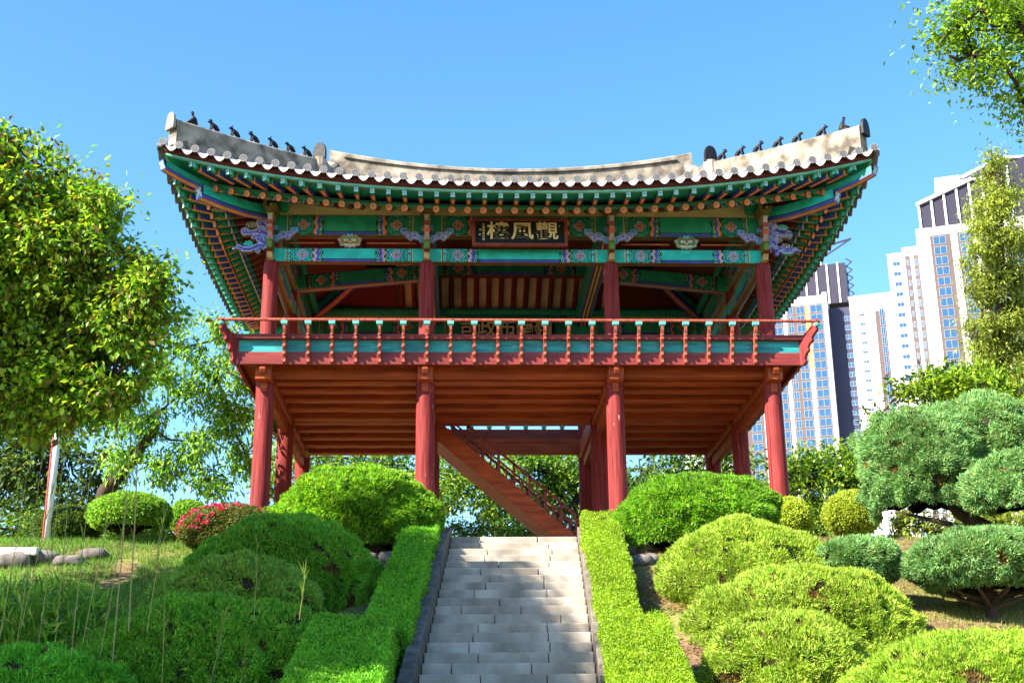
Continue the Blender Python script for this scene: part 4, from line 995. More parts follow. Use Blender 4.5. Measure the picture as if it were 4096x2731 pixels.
    if trunk:
        mb = MB(); bz = c[2]+z0*r[2]; rr = random.Random(seed)
        tr = .05*max(1, r[0]/.8); bx, by = c[0]+rr.uniform(-.1, .1), c[1]
        mb.tube([(bx, by, gz-.05), (bx+.03, by, (gz+bz)/2), (bx, by, bz+.1*r[2])], [tr*1.2, tr, tr*.9], 10)
        for q in range(9):
            a = 2*math.pi*q/9+rr.uniform(-.3, .3); e = (c[0]+.72*r[0]*math.cos(a), c[1]+.72*r[1]*math.sin(a), bz+rr.uniform(.12, .35)*r[2]); s_ = rr.uniform(.3, .75)
            st = (bx, by, gz+(bz-gz)*s_); md = ((st[0]+e[0])/2+rr.uniform(-.05, .05), (st[1]+e[1])/2, (st[2]+e[2])/2-.05); mb.tube([st, md, e], [tr*.55, tr*.4, tr*.2], 6)
        mb.build('trunk', BARK, t)
    return t
JL = [(.22, .37, .03), (.30, .44, .035), (.15, .27, .02), (.36, .42, .07)]
JD = [(.12, .38, .025), (.17, .45, .03), (.08, .27, .02), (.27, .45, .04)]
JB = [(.14, .33, .10), (.20, .41, .13), (.07, .18, .06), (.25, .33, .10)]
YW = [(.12, .32, .018), (.18, .41, .022), (.07, .19, .014), (.25, .42, .035)]
BX = [(.32, .42, .035), (.42, .50, .06), (.20, .28, .02)]
dome('yew_dome', 'broad clipped yew dome right of the stair head, before two columns', 'shrub', (2.72, -3.55, -3.62), (1.36, 1.15, .80), None, -.45, None, 'yew', .12, 1.5, 1500, YW, 2)
dome('yew_dome', 'broad clipped leafy yew dome left of the stair head', 'shrub', (-2.86, -3.35, -3.55), (1.36, 1.15, .90), None, -.5, None, 'yew', .14, 1.4, 1500, [(.13, .34, .016), (.20, .43, .022), (.07, .2, .014), (.30, .46, .035)], 3)
dome('juniper_mound', 'uppermost bright yellow-green juniper mound right of the steps, below the yew dome', 'shrub', (3.05, -5.75, -5.02), (1.42, 1.25, 1.05), 'bright juniper mounds right of the steps', -.25, .18, 'juniper', .17, 1.3, 1900, JL, 4)
dome('juniper_mound', 'wide yellow-green juniper mound right of the steps with a dark gap at its right', 'shrub', (3.35, -7.55, -5.92), (1.62, 1.15, .98), 'bright juniper mounds right of the steps', -.25, .15, 'juniper', .17, 1.2, 1900, JL, 5)
dome('juniper_mound', 'small yellow-green juniper mound right of the steps, beside the lower right hedge', 'shrub', (2.72, -8.95, -6.62), (1.04, .95, .95), 'bright juniper mounds right of the steps', -.3, .15, 'juniper', .15, 1.5, 2100, JL, 6)
dome('juniper_mound', 'lowest yellow-green juniper mound filling the bottom right corner', 'shrub', (4.35, -10.75, -7.42), (1.75, 1.25, 1.28), 'bright juniper mounds right of the steps', -.3, .1, 'juniper', .10, 1.2, 2200, [(.22, .40, .025), (.29, .46, .03), (.16, .31, .02), (.35, .44, .06)], 7)
dome('juniper_mound', 'tiny yellow-green juniper tuft in the gap between the larger right mounds', 'shrub', (3.95, -8.35, -6.35), (.45, .45, .42), 'bright juniper mounds right of the steps', -.3, .1, 'juniper', .15, 2.2, 2200, JL, 8)
dome('juniper_mound', 'uppermost deep green juniper mound left of the steps, beneath the azalea', 'shrub', (-3.78, -5.55, -5.10), (1.55, 1.35, 1.22), 'deep green juniper mounds left of the steps', -.3, .18, 'juniper', .15, 1.2, 1900, JD, 9)
dome('juniper_mound', 'olive green lumpy juniper mound in the middle of the left slope', 'shrub', (-4.2, -7.2, -5.85), (1.35, 1.1, 1.16), 'deep green juniper mounds left of the steps', -.3, .15, 'juniper', .18, 1.5, 2000, [(.16, .36, .05), (.22, .42, .05), (.11, .25, .035), (.3, .36, .05)], 10)
dome('juniper_mound', 'large low juniper mound left of the steps, beside the lower left hedge', 'shrub', (-4.22, -8.7, -6.72), (1.75, 1.2, 1.22), 'deep green juniper mounds left of the steps', -.3, .12, 'juniper', .18, 1.4, 2000, JD, 11)
dome('juniper_mound', 'smooth bright green juniper mound in the bottom left corner', 'shrub', (-5.62, -11.0, -7.4), (1.5, 1.2, 1.12), 'deep green juniper mounds left of the steps', -.3, .1, 'juniper', .10, 1.4, 2300, [(.11, .42, .025), (.16, .48, .03), (.08, .31, .02)], 12)
dome('blue_juniper', 'small blue-green clipped juniper ball on the right slope', 'shrub', (4.47, -6.6, -4.75), (.60, .58, .36), 'blue-green junipers on the right slope', -.75, None, 'juniper', .14, 2.2, 2500, JB, 13, True)
dome('blue_juniper', 'flat-topped blue-green juniper on a bare trunk at the right edge', 'shrub', (6.08, -7.15, -4.86), (1.22, .95, .44), 'blue-green junipers on the right slope', -.75, None, 'juniper', .18, 1.7, 2300, JB, 14, True)
# the large cloud-clipped juniper tree
t = thing('cloud_juniper', 'large blue-green cloud-clipped juniper tree with dark leaning trunk at the right edge', 'tree', (7.4, -6.2, -4.9))
def lobe(t, c, r, n, cols, seed, lump=.2, lsc=1.4, view=-.35):
    d = dome('lobe', None, None, c, r, None, -.6, None, 'juniper', lump, lsc, n, cols, seed, view=view); base = ORG[d.name]
    for ch in list(d.children):
        ch.parent = t; ch.location = Vector(base-ORG[t.name]); ch.name = 'crown' if ch.name.startswith('foliage') else ch.name
    bpy.data.objects.remove(d)
lobe(t, (5.78, -5.75, -3.22), (1.02, .9, .98), 2200, JB, 15); lobe(t, (6.85, -6.65, -3.70), (.82, .7, .52), 2300, JB, 16); lobe(t, (6.95, -5.3, -2.95), (1.35, .9, .98), 2100, JB, 17); lobe(t, (8.3, -6.2, -3.1), (1.0, .8, .9), 1500, JB, 18)
mb = MB(); mb.tube([(7.6, -6.3, -5.1), (7.3, -6.2, -4.7), (6.7, -6.1, -4.3), (6.2, -5.9, -3.9), (5.9, -5.8, -3.3)], [.17, .15, .13, .10, .06], 10)
mb.tube([(7.1, -6.2, -4.6), (7.2, -6.3, -4.1), (7.0, -5.9, -3.2)], [.10, .09, .06], 8); mb.tube([(6.7, -6.1, -4.3), (6.0, -6.2, -4.15), (5.3, -6.1, -3.95)], [.06, .045, .02], 7); mb.tube([(7.3, -6.2, -4.7), (8.0, -6.2, -4.2), (8.3, -6.2, -3.4)], [.09, .07, .05], 8)
mb.build('trunk', BARK, t)
dome('boxwood_ball', 'small yellow-green boxwood ball beside the rightmost front column', 'shrub', (4.58, -2.4, -3.33), (.36, .36, .36), 'round boxwoods at the top of the slope', -.8, None, 'box', .12, 2.5, 3800, BX, 19, True)
dome('boxwood_ball', 'larger yellow-green boxwood ball left of the cloud-clipped juniper', 'shrub', (5.48, -2.95, -3.36), (.46, .45, .37), 'round boxwoods at the top of the slope', -.85, None, 'box', .14, 2.3, 3800, BX, 20, True)
dome('boxwood_ball', 'umbrella-shaped boxwood on bare stems at the top of the left slope', 'shrub', (-6.68, -3.0, -3.36), (.68, .62, .36), 'round boxwoods at the top of the slope', -.55, None, 'box', .08, 1.8, 3800, [(.17, .36, .03), (.24, .44, .04), (.10, .22, .02)], 21, True)
dome('boxwood_ball', 'dark green boxwood behind the foot of the white post', 'shrub', (-7.85, -2.5, -3.5), (.55, .5, .40), 'round boxwoods at the top of the slope', -.8, None, 'box', .15, 1.8, 3400, [(.06, .12, .015), (.09, .15, .02), (.04, .09, .012)], 22)
dome('boxwood_ball', 'small round boxwood just left of the pink azalea', 'shrub', (-5.9, -2.0, -3.20), (.38, .36, .30), 'round boxwoods at the top of the slope', -.9, None, 'box', .15, 2.0, 3400, [(.17, .36, .03), (.24, .44, .04), (.10, .22, .02)], 23, True)
dome('boxwood_ball', 'little bright green shrub between the azalea and the left yew dome', 'shrub', (-4.25, -2.2, -3.38), (.42, .38, .34), 'round boxwoods at the top of the slope', -.9, None, 'box', .2, 2.0, 3400, [(.10, .22, .02), (.15, .27, .025), (.06, .14, .015)], 24)
# azalea
az = dome('azalea', 'low azalea bush with bright pink flowers above the left juniper mound', 'shrub', (-4.95, -3.55, -3.72), (.78, .55, .38), None, -.6, None, 'box', .25, 2.2, 3200, [(.06, .12, .02), (.12, .17, .03), (.16, .12, .03)], 25)
U = unit(RN.normal(size=(520, 3))); U = U[(U[:, 2] > -.15) & (U[:, 1] < .35)]; Pz = U*np.array([.80, .57, .42])+np.array([-4.95, -3.55, -3.72]); Pz = Pz[vnoise(Pz, 3.2, 4) > .42]
k5 = np.repeat(Pz, 5, 0)+RN.normal(size=(len(Pz)*5, 3))*.012; V, F = leaves_geo(k5, RN.normal(size=k5.shape)+np.array([0, -.6, .3]), RN.normal(size=k5.shape)+np.array([0, -1, .3]), RN.uniform(.035, .055, len(k5)), RN.uniform(.03, .045, len(k5)))
link('flowers', mkmesh('flowers', V-ORG[az.name], F, FOL, np.repeat(palette(len(k5), [(.62, .02, .14), (.70, .04, .22), (.55, .01, .07)]), 4, 0)), az)['kind'] = 'stuff'
# ------------------------------------------------------------------ clipped hedges
def hedge(label, A, B, h, cols, seed, n=9000):
    # A, B: (x left, x right, y, z top) at the upper and lower end
    t = thing('hedge', label, 'hedge', ((A[0]+A[1])/2, A[2], float(T(0, A[2]))), 'clipped hedges beside the stone steps')
    A = np.array(A, float); B = np.array(B, float)
    def pt(u, v):     # u along 0..1, v across -1..1 top, beyond that the sides
        q = A*(1-u)[:, None]+B*u[:, None]; x = q[:, 0]+(q[:, 1]-q[:, 0])*(np.clip(v, -1, 1)+1)/2
        z = q[:, 3]-np.maximum(0, np.abs(v)-1)*h*1.0; e = np.clip(1.06-np.abs(v), 0, .06)/.06
        return np.stack([x, q[:, 2], z], -1)
    Ln = np.linalg.norm(B[[0, 2, 3]]-A[[0, 2, 3]]); wd = A[1]-A[0]
    m = int(n*Ln*(wd+2*h)); u = RN.random(m); v = RN.uniform(-(1+2*h/wd*.5*2), 1+2*h/wd*.5*2, m); v = np.where(np.abs(v) > 1, np.sign(v)*(1+(np.abs(v)-1)/(2*h/wd)), v)
    P = pt(u, v); N = np.zeros_like(P); top = np.abs(v) <= 1; N[top] = unit(np.array([[0, -.41, 1]])); N[~top, 0] = np.sign(v[~top])
    m2 = int(n*wd*h); e = np.stack([RN.uniform(0, 1, m2), RN.uniform(0, 1, m2)], -1); pe = np.stack([B[0]+(B[1]-B[0])*e[:, 0], np.full(m2, B[2]), B[3]-h*e[:, 1]], -1)
    P = np.concatenate([P, pe]); N = np.concatenate([N, np.tile([[0, -1., 0]], (m2, 1))])
    m = len(P); d = fbm(P, 2.2, seed)-.5+.6*(np.abs(vnoise(P, 7.0, seed+4)-.5)*2-.5); P = P+N*(.10*d)[:, None]+N*RN.uniform(-.05, .03, (m, 1))
    C = palette(m, cols)*(.75+.55*fbm(P, 1.5, seed+2))[:, None]
    V, F = leaves_geo(P, N*.9+RN.normal(size=P.shape)*.6, N*.5+RN.normal(size=P.shape), RN.uniform(.022, .04, m), RN.uniform(.013, .021, m))
    link('foliage', mkmesh('foliage', V-ORG[t.name], F, FOL, np.repeat(C, 4, 0)), t)
    mb = MB(); i = .05; q = [(A[0]+i, A[2]-i, A[3]-i), (A[1]-i, A[2]-i, A[3]-i), (B[1]-i, B[2]+i, B[3]-i), (B[0]+i, B[2]+i, B[3]-i)]
    mb.add(q+[(x, y, z-h*1.3) for x, y, z in q], [(3, 2, 1, 0), (0, 1, 5, 4), (1, 2, 6, 5), (2, 3, 7, 6), (3, 0, 4, 7)]); mb.build('inner_twigs', TWIG, t)
HBL = [(.13, .42, .022), (.19, .50, .03), (.09, .30, .018), (.26, .50, .035)]  # same boxwood as HB, recoloured greener to paint in the left hedges' shade
HB = [(.20, .36, .014), (.27, .42, .016), (.14, .26, .012), (.32, .43, .03)]
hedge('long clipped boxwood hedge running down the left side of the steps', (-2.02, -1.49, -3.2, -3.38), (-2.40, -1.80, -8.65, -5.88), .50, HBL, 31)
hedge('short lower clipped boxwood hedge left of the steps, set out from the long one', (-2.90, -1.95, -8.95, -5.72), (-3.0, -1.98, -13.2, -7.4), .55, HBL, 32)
hedge('long sunlit clipped boxwood hedge running down the right side of the steps', (.86, 1.42, -3.2, -3.36), (.56, 1.08, -8.65, -5.84), .50, HB, 33)
hedge('short lower clipped boxwood hedge right of the steps, darker than the long one', (.54, 1.28, -8.95, -5.70), (.28, 1.12, -13.2, -7.35), .55, HB, 34)
# ------------------------------------------------------------------ trees
def tree(name, label, base, blobs, leaf, cols, nleaf, seed, group=None, trunk=None, tr=.12, droop=.3, kindw=.5, clump=.30, twig=True, shell=.5, limbs=14, cat='tree', flat=0.0):
    # blobs: (x, y, z, radius) of crown masses; trunk: points from the base up
    rr = np.random.default_rng(seed); t = thing(name, label, cat, base, group); bl = np.array(blobs, float); base = np.array(base, float)
    trunk = [np.array(q, float) for q in (trunk or [base, base*.5+bl[:, :3].mean(0)*.5, bl[:, :3].mean(0)])]
    mb = MB(); k = len(trunk); mb.tube(trunk, np.linspace(tr, tr*.45, k), 9)
    nodes = list(trunk[1:]); pts = []
    w = bl[:, 3]**2.2; cnt = np.maximum(1, (w/w.sum()*limbs*2.2).astype(int))
    for b, c in zip(bl, cnt):
        src = min(nodes, key=lambda q: np.linalg.norm(q-b[:3])); ctr = b[:3]+rr.normal(size=3)*b[3]*.1; mid = (src+ctr)/2+rr.normal(size=3)*b[3]*.18
        d0 = np.linalg.norm(ctr-src); rad = min(tr*.5, .02+.025*b[3]); mb.tube([src, mid, ctr], [rad, rad*.8, rad*.55], 7)
        for _ in range(c):
            e = b[:3]+unit(rr.normal(size=3))*b[3]*rr.uniform(.55, .95); m2 = (ctr+e)/2+rr.normal(size=3)*b[3]*.12; mb.tube([ctr, m2, e], [rad*.5, rad*.32, rad*.12], 5, caps=False)
        nodes.append(ctr)
    mb.build('trunk', BARK, t, smooth=True)
    # leaf clumps
    ncl = np.maximum(4, (w/w.sum()*nleaf/26).astype(int)); P = []; O = []
    for b, c in zip(bl, ncl):
        u = unit(rr.normal(size=(c, 3))); rad = b[3]*(shell+(1-shell)*rr.random((c, 1))**.6)*rr.choice([1.0, 1.0, 1.12], (c, 1)); ctr = b[:3]+u*rad
        per = 26; q = np.repeat(ctr, per, 0)+rr.normal(size=(c*per, 3))*clump*np.array([1, 1, .6])*rr.uniform(.5, 1.2, (c*per, 1)); P.append(q); O.append(np.repeat(u, per, 0))
    P = np.concatenate(P); O = np.concatenate(O)
    if seed != 140: g_ = vnoise(P, .62/clump, seed+2)*.65+vnoise(P, .25/clump, seed+6)*.35 > .40; P = P[g_]; O = O[g_]
    m = len(P)
    D = O*.5+rr.normal(size=(m, 3))*.6+np.array([0, 0, -droop]); N = rr.normal(size=(m, 3))*.5+np.array([0, 0, .9])+O*.25
    L = leaf*rr.uniform(.65, 1.25, m); V, F = leaves_geo(P, D, N, L, L*kindw*rr.uniform(.85, 1.15, m))
    C = palette(m, cols)*(.6+.8*fbm(P, 1.0/max(.6, clump*3), seed))[:, None]
    link('crown', mkmesh('crown', V-base, F, FOL, np.repeat(C, 4, 0)), t); return t
def bl(*q): return [tuple(at(x, y, D))+(px(r, D),) for x, y, r, D in q]
MAG = [(.11, .27, .018), (.18, .36, .022), (.07, .17, .014), (.31, .43, .035), (.24, .40, .03), (.15, .11, .03)]
tree('broadleaf_tree', 'large broad-leaved tree with yellowing leaf tips filling the left edge', (-10.2, -11.0, -8.0),
     bl((-10, 470, 100, 13.6), (70, 460, 70, 13.4), (150, 560, 80, 13.2), (215, 480, 36, 13.1), (40, 620, 130, 13.6), (200, 690, 90, 13.4), (320, 660, 52, 13.0), (275, 760, 80, 13.2), (110, 770, 120, 13.8), (0, 860, 120, 13.8), (150, 880, 90, 13.4), (250, 870, 60, 13.2), (-120, 650, 170, 14.2), (-150, 850, 170, 14.2), (170, 930, 45, 13.2), (60, 950, 50, 13.4), (252, 452, 18, 13), (278, 575, 17, 13), (384, 640, 20, 13), (110, 395, 22, 13.2), (22, 318, 18, 13.3), (305, 600, 14, 13), (70, 348, 18, 13.3), (160, 412, 15, 13.1), (230, 530, 16, 13), (-30, 370, 40, 13.5), (350, 725, 20, 13), (300, 835, 22, 13))
     , .078, MAG, 190000, 41, None, [(-10.2, -11, -8.2), (-9.8, -11.2, -5.5), (-9.0, -11.5, -4.0), (-7.5, -11.8, -2.8)], .2, .35, .58, .17, limbs=60, shell=.25)
SHB = [(-10.4, -10.1, 2.8, 1.25), (-10.4, -11.2, 2.5, 1.3), (-10.4, -12.5, 1.9, 1.4), (-10.2, -14, 1.3, 1.4), (-10.6, -10.2, 1.0, 1.5), (-10.5, -11.2, .6, 1.6), (-10.1, -12.8, .1, 1.5), (-9.7, -11.0, -1.0, 1.5), (-11.2, -9.2, -.1, 1.3), (-11.3, -10.2, -1.2, 1.5), (-9.4, -13.4, -.8, 1.3), (-9.9, -14.2, -2.2, 1.5), (-8.9, -13.0, -2.6, 1.2), (-11.0, -12.0, -1.5, 1.6)]
tree('broadleaf_tree', 'tall dense tree standing just outside the left edge, shading the steps', (-11.4, -10.4, -7.2),
     SHB+[(x-2.5, y-1.52, z+2.2, r) for x, y, z, r in SHB if y < -10.5],
     .16, MAG, 135000, 140, None, [(-11.4, -10.4, -7.4), (-11.2, -10.5, -3), (-11.4, -11.2, 0), (-12, -12, 3)], .25, .35, .6, .22, limbs=60, shell=.15)
CH = [(.13, .30, .03), (.19, .38, .04), (.08, .2, .025), (.27, .42, .06)]
tree('drooping_tree', 'light green tree with dark forked trunk and drooping leaves left of the pavilion', tuple(at(232, 1185, 27)),
     bl((335, 965, 42, 27), (420, 905, 45, 27), (500, 870, 42, 27), (425, 800, 36, 27), (525, 955, 46, 27.5), (450, 1020, 42, 27), (380, 1075, 40, 27), (560, 1050, 40, 28), (520, 765, 28, 28), (365, 845, 36, 27), (300, 890, 36, 27), (590, 965, 34, 29), (480, 1105, 36, 27), (560, 880, 30, 29), (290, 1060, 36, 27), (405, 745, 26, 27), (475, 735, 22, 28), (545, 810, 24, 28.5), (600, 1110, 30, 29), (260, 960, 30, 27), (665, 1010, 30, 31)),
     .15, CH, 15000, 42, None, [at(232, 1185, 27), at(240, 1130, 27), at(300, 1060, 27), at(355, 985, 27)], .19, .9, .34, .22, limbs=70, shell=.3)
tree('shade_tree', 'dark leafy tree at the far left behind the white post', tuple(at(60, 1250, 30)), bl((20, 1040, 70, 30), (90, 1060, 70, 30), (160, 1040, 70, 30), (200, 1110, 60, 30), (40, 1130, 80, 30), (120, 1150, 70, 30), (60, 1000, 40, 30), (-40, 1080, 80, 30), (230, 1050, 60, 30), (170, 1190, 50, 29)),
     .15, [(.04, .10, .02), (.07, .14, .025), (.03, .07, .015), (.14, .2, .04)], 13000, 43, None, None, .14, .4, .5, .28, limbs=24)
BGc = [(.12, .26, .03), (.2, .35, .04), (.07, .16, .02), (.26, .37, .05)]
for k, (lab, q, col) in enumerate((('pale feathery tree seen under the deck between the two left bays', ((700, 1060, 50, 44), (780, 1050, 50, 44), (860, 1060, 55, 44), (930, 1070, 50, 44), (640, 1080, 50, 44), (760, 1100, 60, 44), (880, 1110, 60, 44)), BGc),
        ('green tree seen under the deck behind the timber staircase foot', ((1040, 1080, 50, 40), (1090, 1130, 60, 40), (1150, 1180, 55, 40), (1190, 1220, 40, 40), (1010, 1130, 45, 40), (1120, 1085, 40, 40)), BGc),
        ('light green tree with dark trunk seen under the deck above the timber staircase', ((1240, 1080, 55, 38), (1300, 1090, 50, 38), (1280, 1150, 50, 38), (1340, 1130, 50, 38), (1200, 1060, 40, 38), (1360, 1070, 40, 38)), [(.12, .25, .03), (.2, .33, .05), (.07, .15, .02)]),
        ('dark green tree seen under the deck in the right bay', ((1470, 1080, 50, 42), (1540, 1070, 55, 42), (1620, 1075, 55, 42), (1500, 1120, 55, 42), (1590, 1120, 55, 42), (1690, 1080, 50, 42), (1440, 1110, 45, 42)), [(.05, .12, .02), (.08, .17, .025), (.03, .08, .015), (.17, .24, .04)]))):
    b = bl(*q); cx = np.mean([p[0] for p in b]); cy_ = np.mean([p[1] for p in b])
    tree('background_tree', lab, (cx, cy_, -3.9), b, .19, col, 7500, 50+k, 'trees behind the pavilion', [(cx+.6, cy_, -4), (cx+.5, cy_, -1.5), (cx+.4, cy_, 0.5)], .16, .25, .42, .34, limbs=30)
D5 = 50.0
tree('background_tree', 'leafy yellow-green tree right of the rightmost column in front of the tower', (at(1900, 1260, D5)[0], at(1900, 1260, D5)[1], -4.0), bl((1850, 1080, 45, D5), (1910, 1065, 42, D5), (1960, 1070, 40, D5), (1880, 1130, 50, D5), (1950, 1140, 45, D5), (1820, 1140, 42, D5), (1790, 1090, 30, D5), (1990, 1095, 26, D5), (1900, 1190, 50, D5), (1760, 1150, 36, D5), (1970, 1190, 40, D5), (1840, 1200, 40, D5)),
     .22, [(.17, .30, .02), (.25, .38, .03), (.10, .2, .02), (.06, .13, .015)], 15000, 60, 'trees behind the pavilion', None, .16, .25, .45, .36, limbs=34)
tree('slender_tree', 'low spreading yellow-green tree branch mass in front of the right tower', tuple(at(2230, 1240, 27)), bl((2080, 892, 30, 27), (2130, 885, 34, 27), (2190, 885, 40, 27), (2250, 890, 45, 27), (2310, 900, 45, 27), (2370, 900, 50, 27), (2160, 920, 34, 27), (2270, 930, 40, 27), (2010, 965, 16, 27)),
     .13, [(.19, .33, .02), (.27, .40, .03), (.13, .23, .02)], 8500, 61, None, [at(2230, 1240, 27), at(2225, 1050, 27), at(2240, 930, 27)], .08, .1, .45, .20, limbs=26)
PO_ = [(.27, .34, .05), (.36, .42, .08), (.18, .25, .04), (.12, .15, .03)]
FB = []
fr = random.Random(8)
for y in range(372, 930, 17):
    w = np.interp(y, [370, 430, 520, 620, 760, 930], [8, 38, 62, 78, 82, 85])
    for q in range(3 if y > 450 else 2): FB.append((2296-6*(y < 420)+fr.uniform(-1, .75)*w, y+fr.uniform(-8, 8), fr.uniform(13, 24), 37+fr.uniform(-.6, .6)))
tree('feathery_tree', 'tall feathery yellow-green conifer in front of the right tower', tuple(at(2300, 1230, 37)), bl(*FB),
     .14, PO_, 46000, 62, 'feathery conifers by the right tower', [at(2300, 1230, 37), at(2300, 800, 37), at(2296, 385, 37)], .2, .5, .30, .20, limbs=90, shell=.3)
FB = [(2392+fr.uniform(-1, 1)*np.interp(y, [410, 500, 700, 930], [6, 40, 60, 70]), y, fr.uniform(14, 26), 39+fr.uniform(-.6, .6)) for y in list(range(415, 930, 13))*2]
tree('feathery_tree', 'second feathery conifer cut off by the right frame edge', tuple(at(2395, 1230, 39)), bl(*FB),
     .14, PO_, 24000, 63, 'feathery conifers by the right tower', [at(2395, 1230, 39), at(2395, 800, 39), at(2392, 425, 39)], .2, .5, .30, .20, limbs=50, shell=.3)
tree('overhanging_tree', 'leafy bright green branches of a tree hanging into the top right corner', (7.4, -13.2, -8.6), bl((2200, 60, 48, 13), (2260, 30, 60, 13), (2330, 60, 70, 13), (2240, 130, 58, 13), (2180, 130, 40, 13), (2310, 150, 55, 13), (2225, 185, 36, 13), (2345, 225, 42, 13.2), (2170, 90, 34, 13), (2400, 120, 90, 13.4), (2300, -60, 120, 13.6), (2420, 0, 130, 13.8), (2370, 270, 26, 13.2), (2460, 200, 90, 14)),
     .062, [(.17, .32, .012), (.25, .40, .02), (.10, .21, .015), (.06, .13, .015)], 26000, 64, None, [(7.4, -13.2, -8.8), (7.0, -13.2, -5), (6.2, -13.4, -2.6), (5.0, -13.6, -.6)], .2, .25, .5, .17, limbs=40)
tree('low_shrub', 'low yellow-green leafy shrubs beneath the cloud-clipped juniper', tuple(at(2130, 1235, 27)), bl((2060, 1215, 28, 27), (2110, 1205, 34, 27), (2170, 1205, 36, 27), (2230, 1210, 34, 27), (2290, 1205, 34, 27), (2340, 1210, 34, 27), (2080, 1190, 22, 27)),
     .11, [(.2, .28, .03), (.26, .3, .05), (.12, .2, .02)], 5000, 65, None, None, .05, .1, .45, .16, limbs=24, cat='shrub')
DK = [(.06, .15, .02), (.10, .22, .03), (.04, .10, .015), (.16, .26, .04)]
tree('low_shrub', 'dark low shrubs along the crest of the left slope behind the azalea', tuple(at(350, 1245, 27)), bl(*[(x, 1205+(x % 7)*4, 34, 27) for x in range(-20, 640, 44)]), .12, DK, 11000, 66, None, None, .05, .1, .45, .16, limbs=30, cat='shrub')
tree('low_shrub', 'dark low shrubs behind the pavilion seen past the foot of the timber staircase', tuple(at(1150, 1250, 36)), bl(*[(x, 1222+(x % 5)*3, 24, 36) for x in range(690, 1760, 36)]), .14, DK, 11000, 67, None, None, .05, .1, .45, .18, limbs=30, cat='shrub')
# ------------------------------------------------------------------ post, slab, rocks
p0 = at(112, 1190, 22); lp = thing('lamp_post', 'tall white and red metal lamp post half hidden by the left tree', 'lamp post', (p0[0], p0[1], -3.8))
WP = pbr('white_paint', (.75, .75, .75), .4, .2, 6); RP = pbr('red_paint', (.35, .03, .03), .4, .3, 6)
mb = MB(); mb.tube([(p0[0], p0[1], -3.9), (p0[0], p0[1], -.85)], .062, 16); mb.build('pole', WP, lp, smooth=True)
mb = MB(); mb.tube([(p0[0]-.045, p0[1]-.03, -3.9), (p0[0]-.045, p0[1]-.03, -.9)], .028, 10); mb.build('stripe', RP, lp)
mb = MB(); mb.box((p0[0]-.28, p0[1]-.05, -.86), (p0[0]+.28, p0[1]+.05, -.80)); mb.build('arm', WP, lp)
for sx in (-.22, .24): mb = MB(); mb.tube([(p0[0]+sx, p0[1], -.84), (p0[0]+sx, p0[1], -.95), (p0[0]+sx, p0[1], -1.0)], [.03, .10, .08], 12); mb.build('lamp_head', WP, lp)
q = at(40, 1258, 20.5); mb = MB(); mb.box((q[0]-1.2, q[1]-.2, q[2]-.14), (q[0]+.36, q[1]+.25, q[2]-.02)); o = mb.build('stone_block', STONE, None, (0, 0, 0), bevel=.02); o.data.materials[0] = WP; tag(o, 'long pale stone block lying on the far left of the slope', 'stone block')
q = at(2034, 1190, 24); mb = MB(); mb.tube([(q[0], q[1], -3.9), (q[0], q[1], -2.7)], .06, 12); o = mb.build('white_post', WP, None, (0, 0, 0)); tag(o, 'short white post behind the larger right boxwood ball', 'post')
def rock(label, c, r, seed, group):
    U, F = [], []; nu, nv = 18, 10
    th = np.linspace(0, 2*np.pi, nu, endpoint=False); ph = np.linspace(-np.pi/2, np.pi/2, nv); TH, PH = np.meshgrid(th, ph, indexing='ij')
    D = np.stack([np.cos(TH)*np.cos(PH), np.sin(TH)*np.cos(PH), np.sin(PH)], -1); D = np.sign(D)*np.abs(D)**.75; d = .6+.6*fbm(D+seed*3.1, 1.6, seed)+.25*np.abs(vnoise(D+seed, 2.7, seed)-.5); P = D*np.array(r)*d[..., None]
    I = np.arange(nu*nv).reshape(nu, nv); J = np.roll(I, -1, 0); F = np.stack([I[:, :-1], J[:, :-1], J[:, 1:], I[:, 1:]], -1).reshape(-1, 4)
    o = link('rock', mkmesh('rock', P.reshape(-1, 3), F, ROCK), None, tuple(c)); tag(o, label, 'rock', group)
def gpt(x, y):
    d = F_+R_*(x*K-2048)/FPX-U_*(y*K-1365.5)/FPX
    for t_ in np.arange(8, 45, .02):
        P = CAM+d*t_
        if P[2] < float(T(P[0], P[1])): return P
    return CAM+d*22
for k, (lab, x, y, r) in enumerate((('pale upright rock beside the top of the right hedge', 1443, 1262, (.16, .15, .22)), ('brown rock under the edge of the right yew dome', 1482, 1262, (.15, .15, .13)), ('dark flat rock lying lowest beside the right hedge', 1468, 1290, (.24, .18, .12)), ('small pale rock tucked behind the dark flat rock by the right hedge', 1497, 1283, (.12, .12, .10)))):
    rock(lab, gpt(x, y), r, 70+k, 'rocks beside the right hedge')
for k, (lab, x, y, r) in enumerate((('grey rock beneath the left yew dome beside the hedge', 862, 1258, (.18, .16, .11)), ('lower grey rock between the left hedge and the juniper', 890, 1282, (.16, .15, .12)), ('small rock next to the upper left juniper mound', 852, 1283, (.13, .12, .09)))):
    rock(lab, gpt(x, y), r, 80+k, 'rocks beside the left hedge')
for k, (lab, x, y, r) in enumerate((('large dark rock at the left frame edge of the slope', 30, 1292, (.35, .25, .16)), ('dark rock right of the large one on the left slope', 95, 1285, (.3, .22, .14)), ('flat grey rock in the left row below the stone block', 160, 1290, (.28, .2, .11)), ('rounded grey rock at the right end of the left rock row', 215, 1275, (.22, .18, .12)))):
    rock(lab, gpt(x, y), r, 90+k, 'rocks in a row on the left slope')
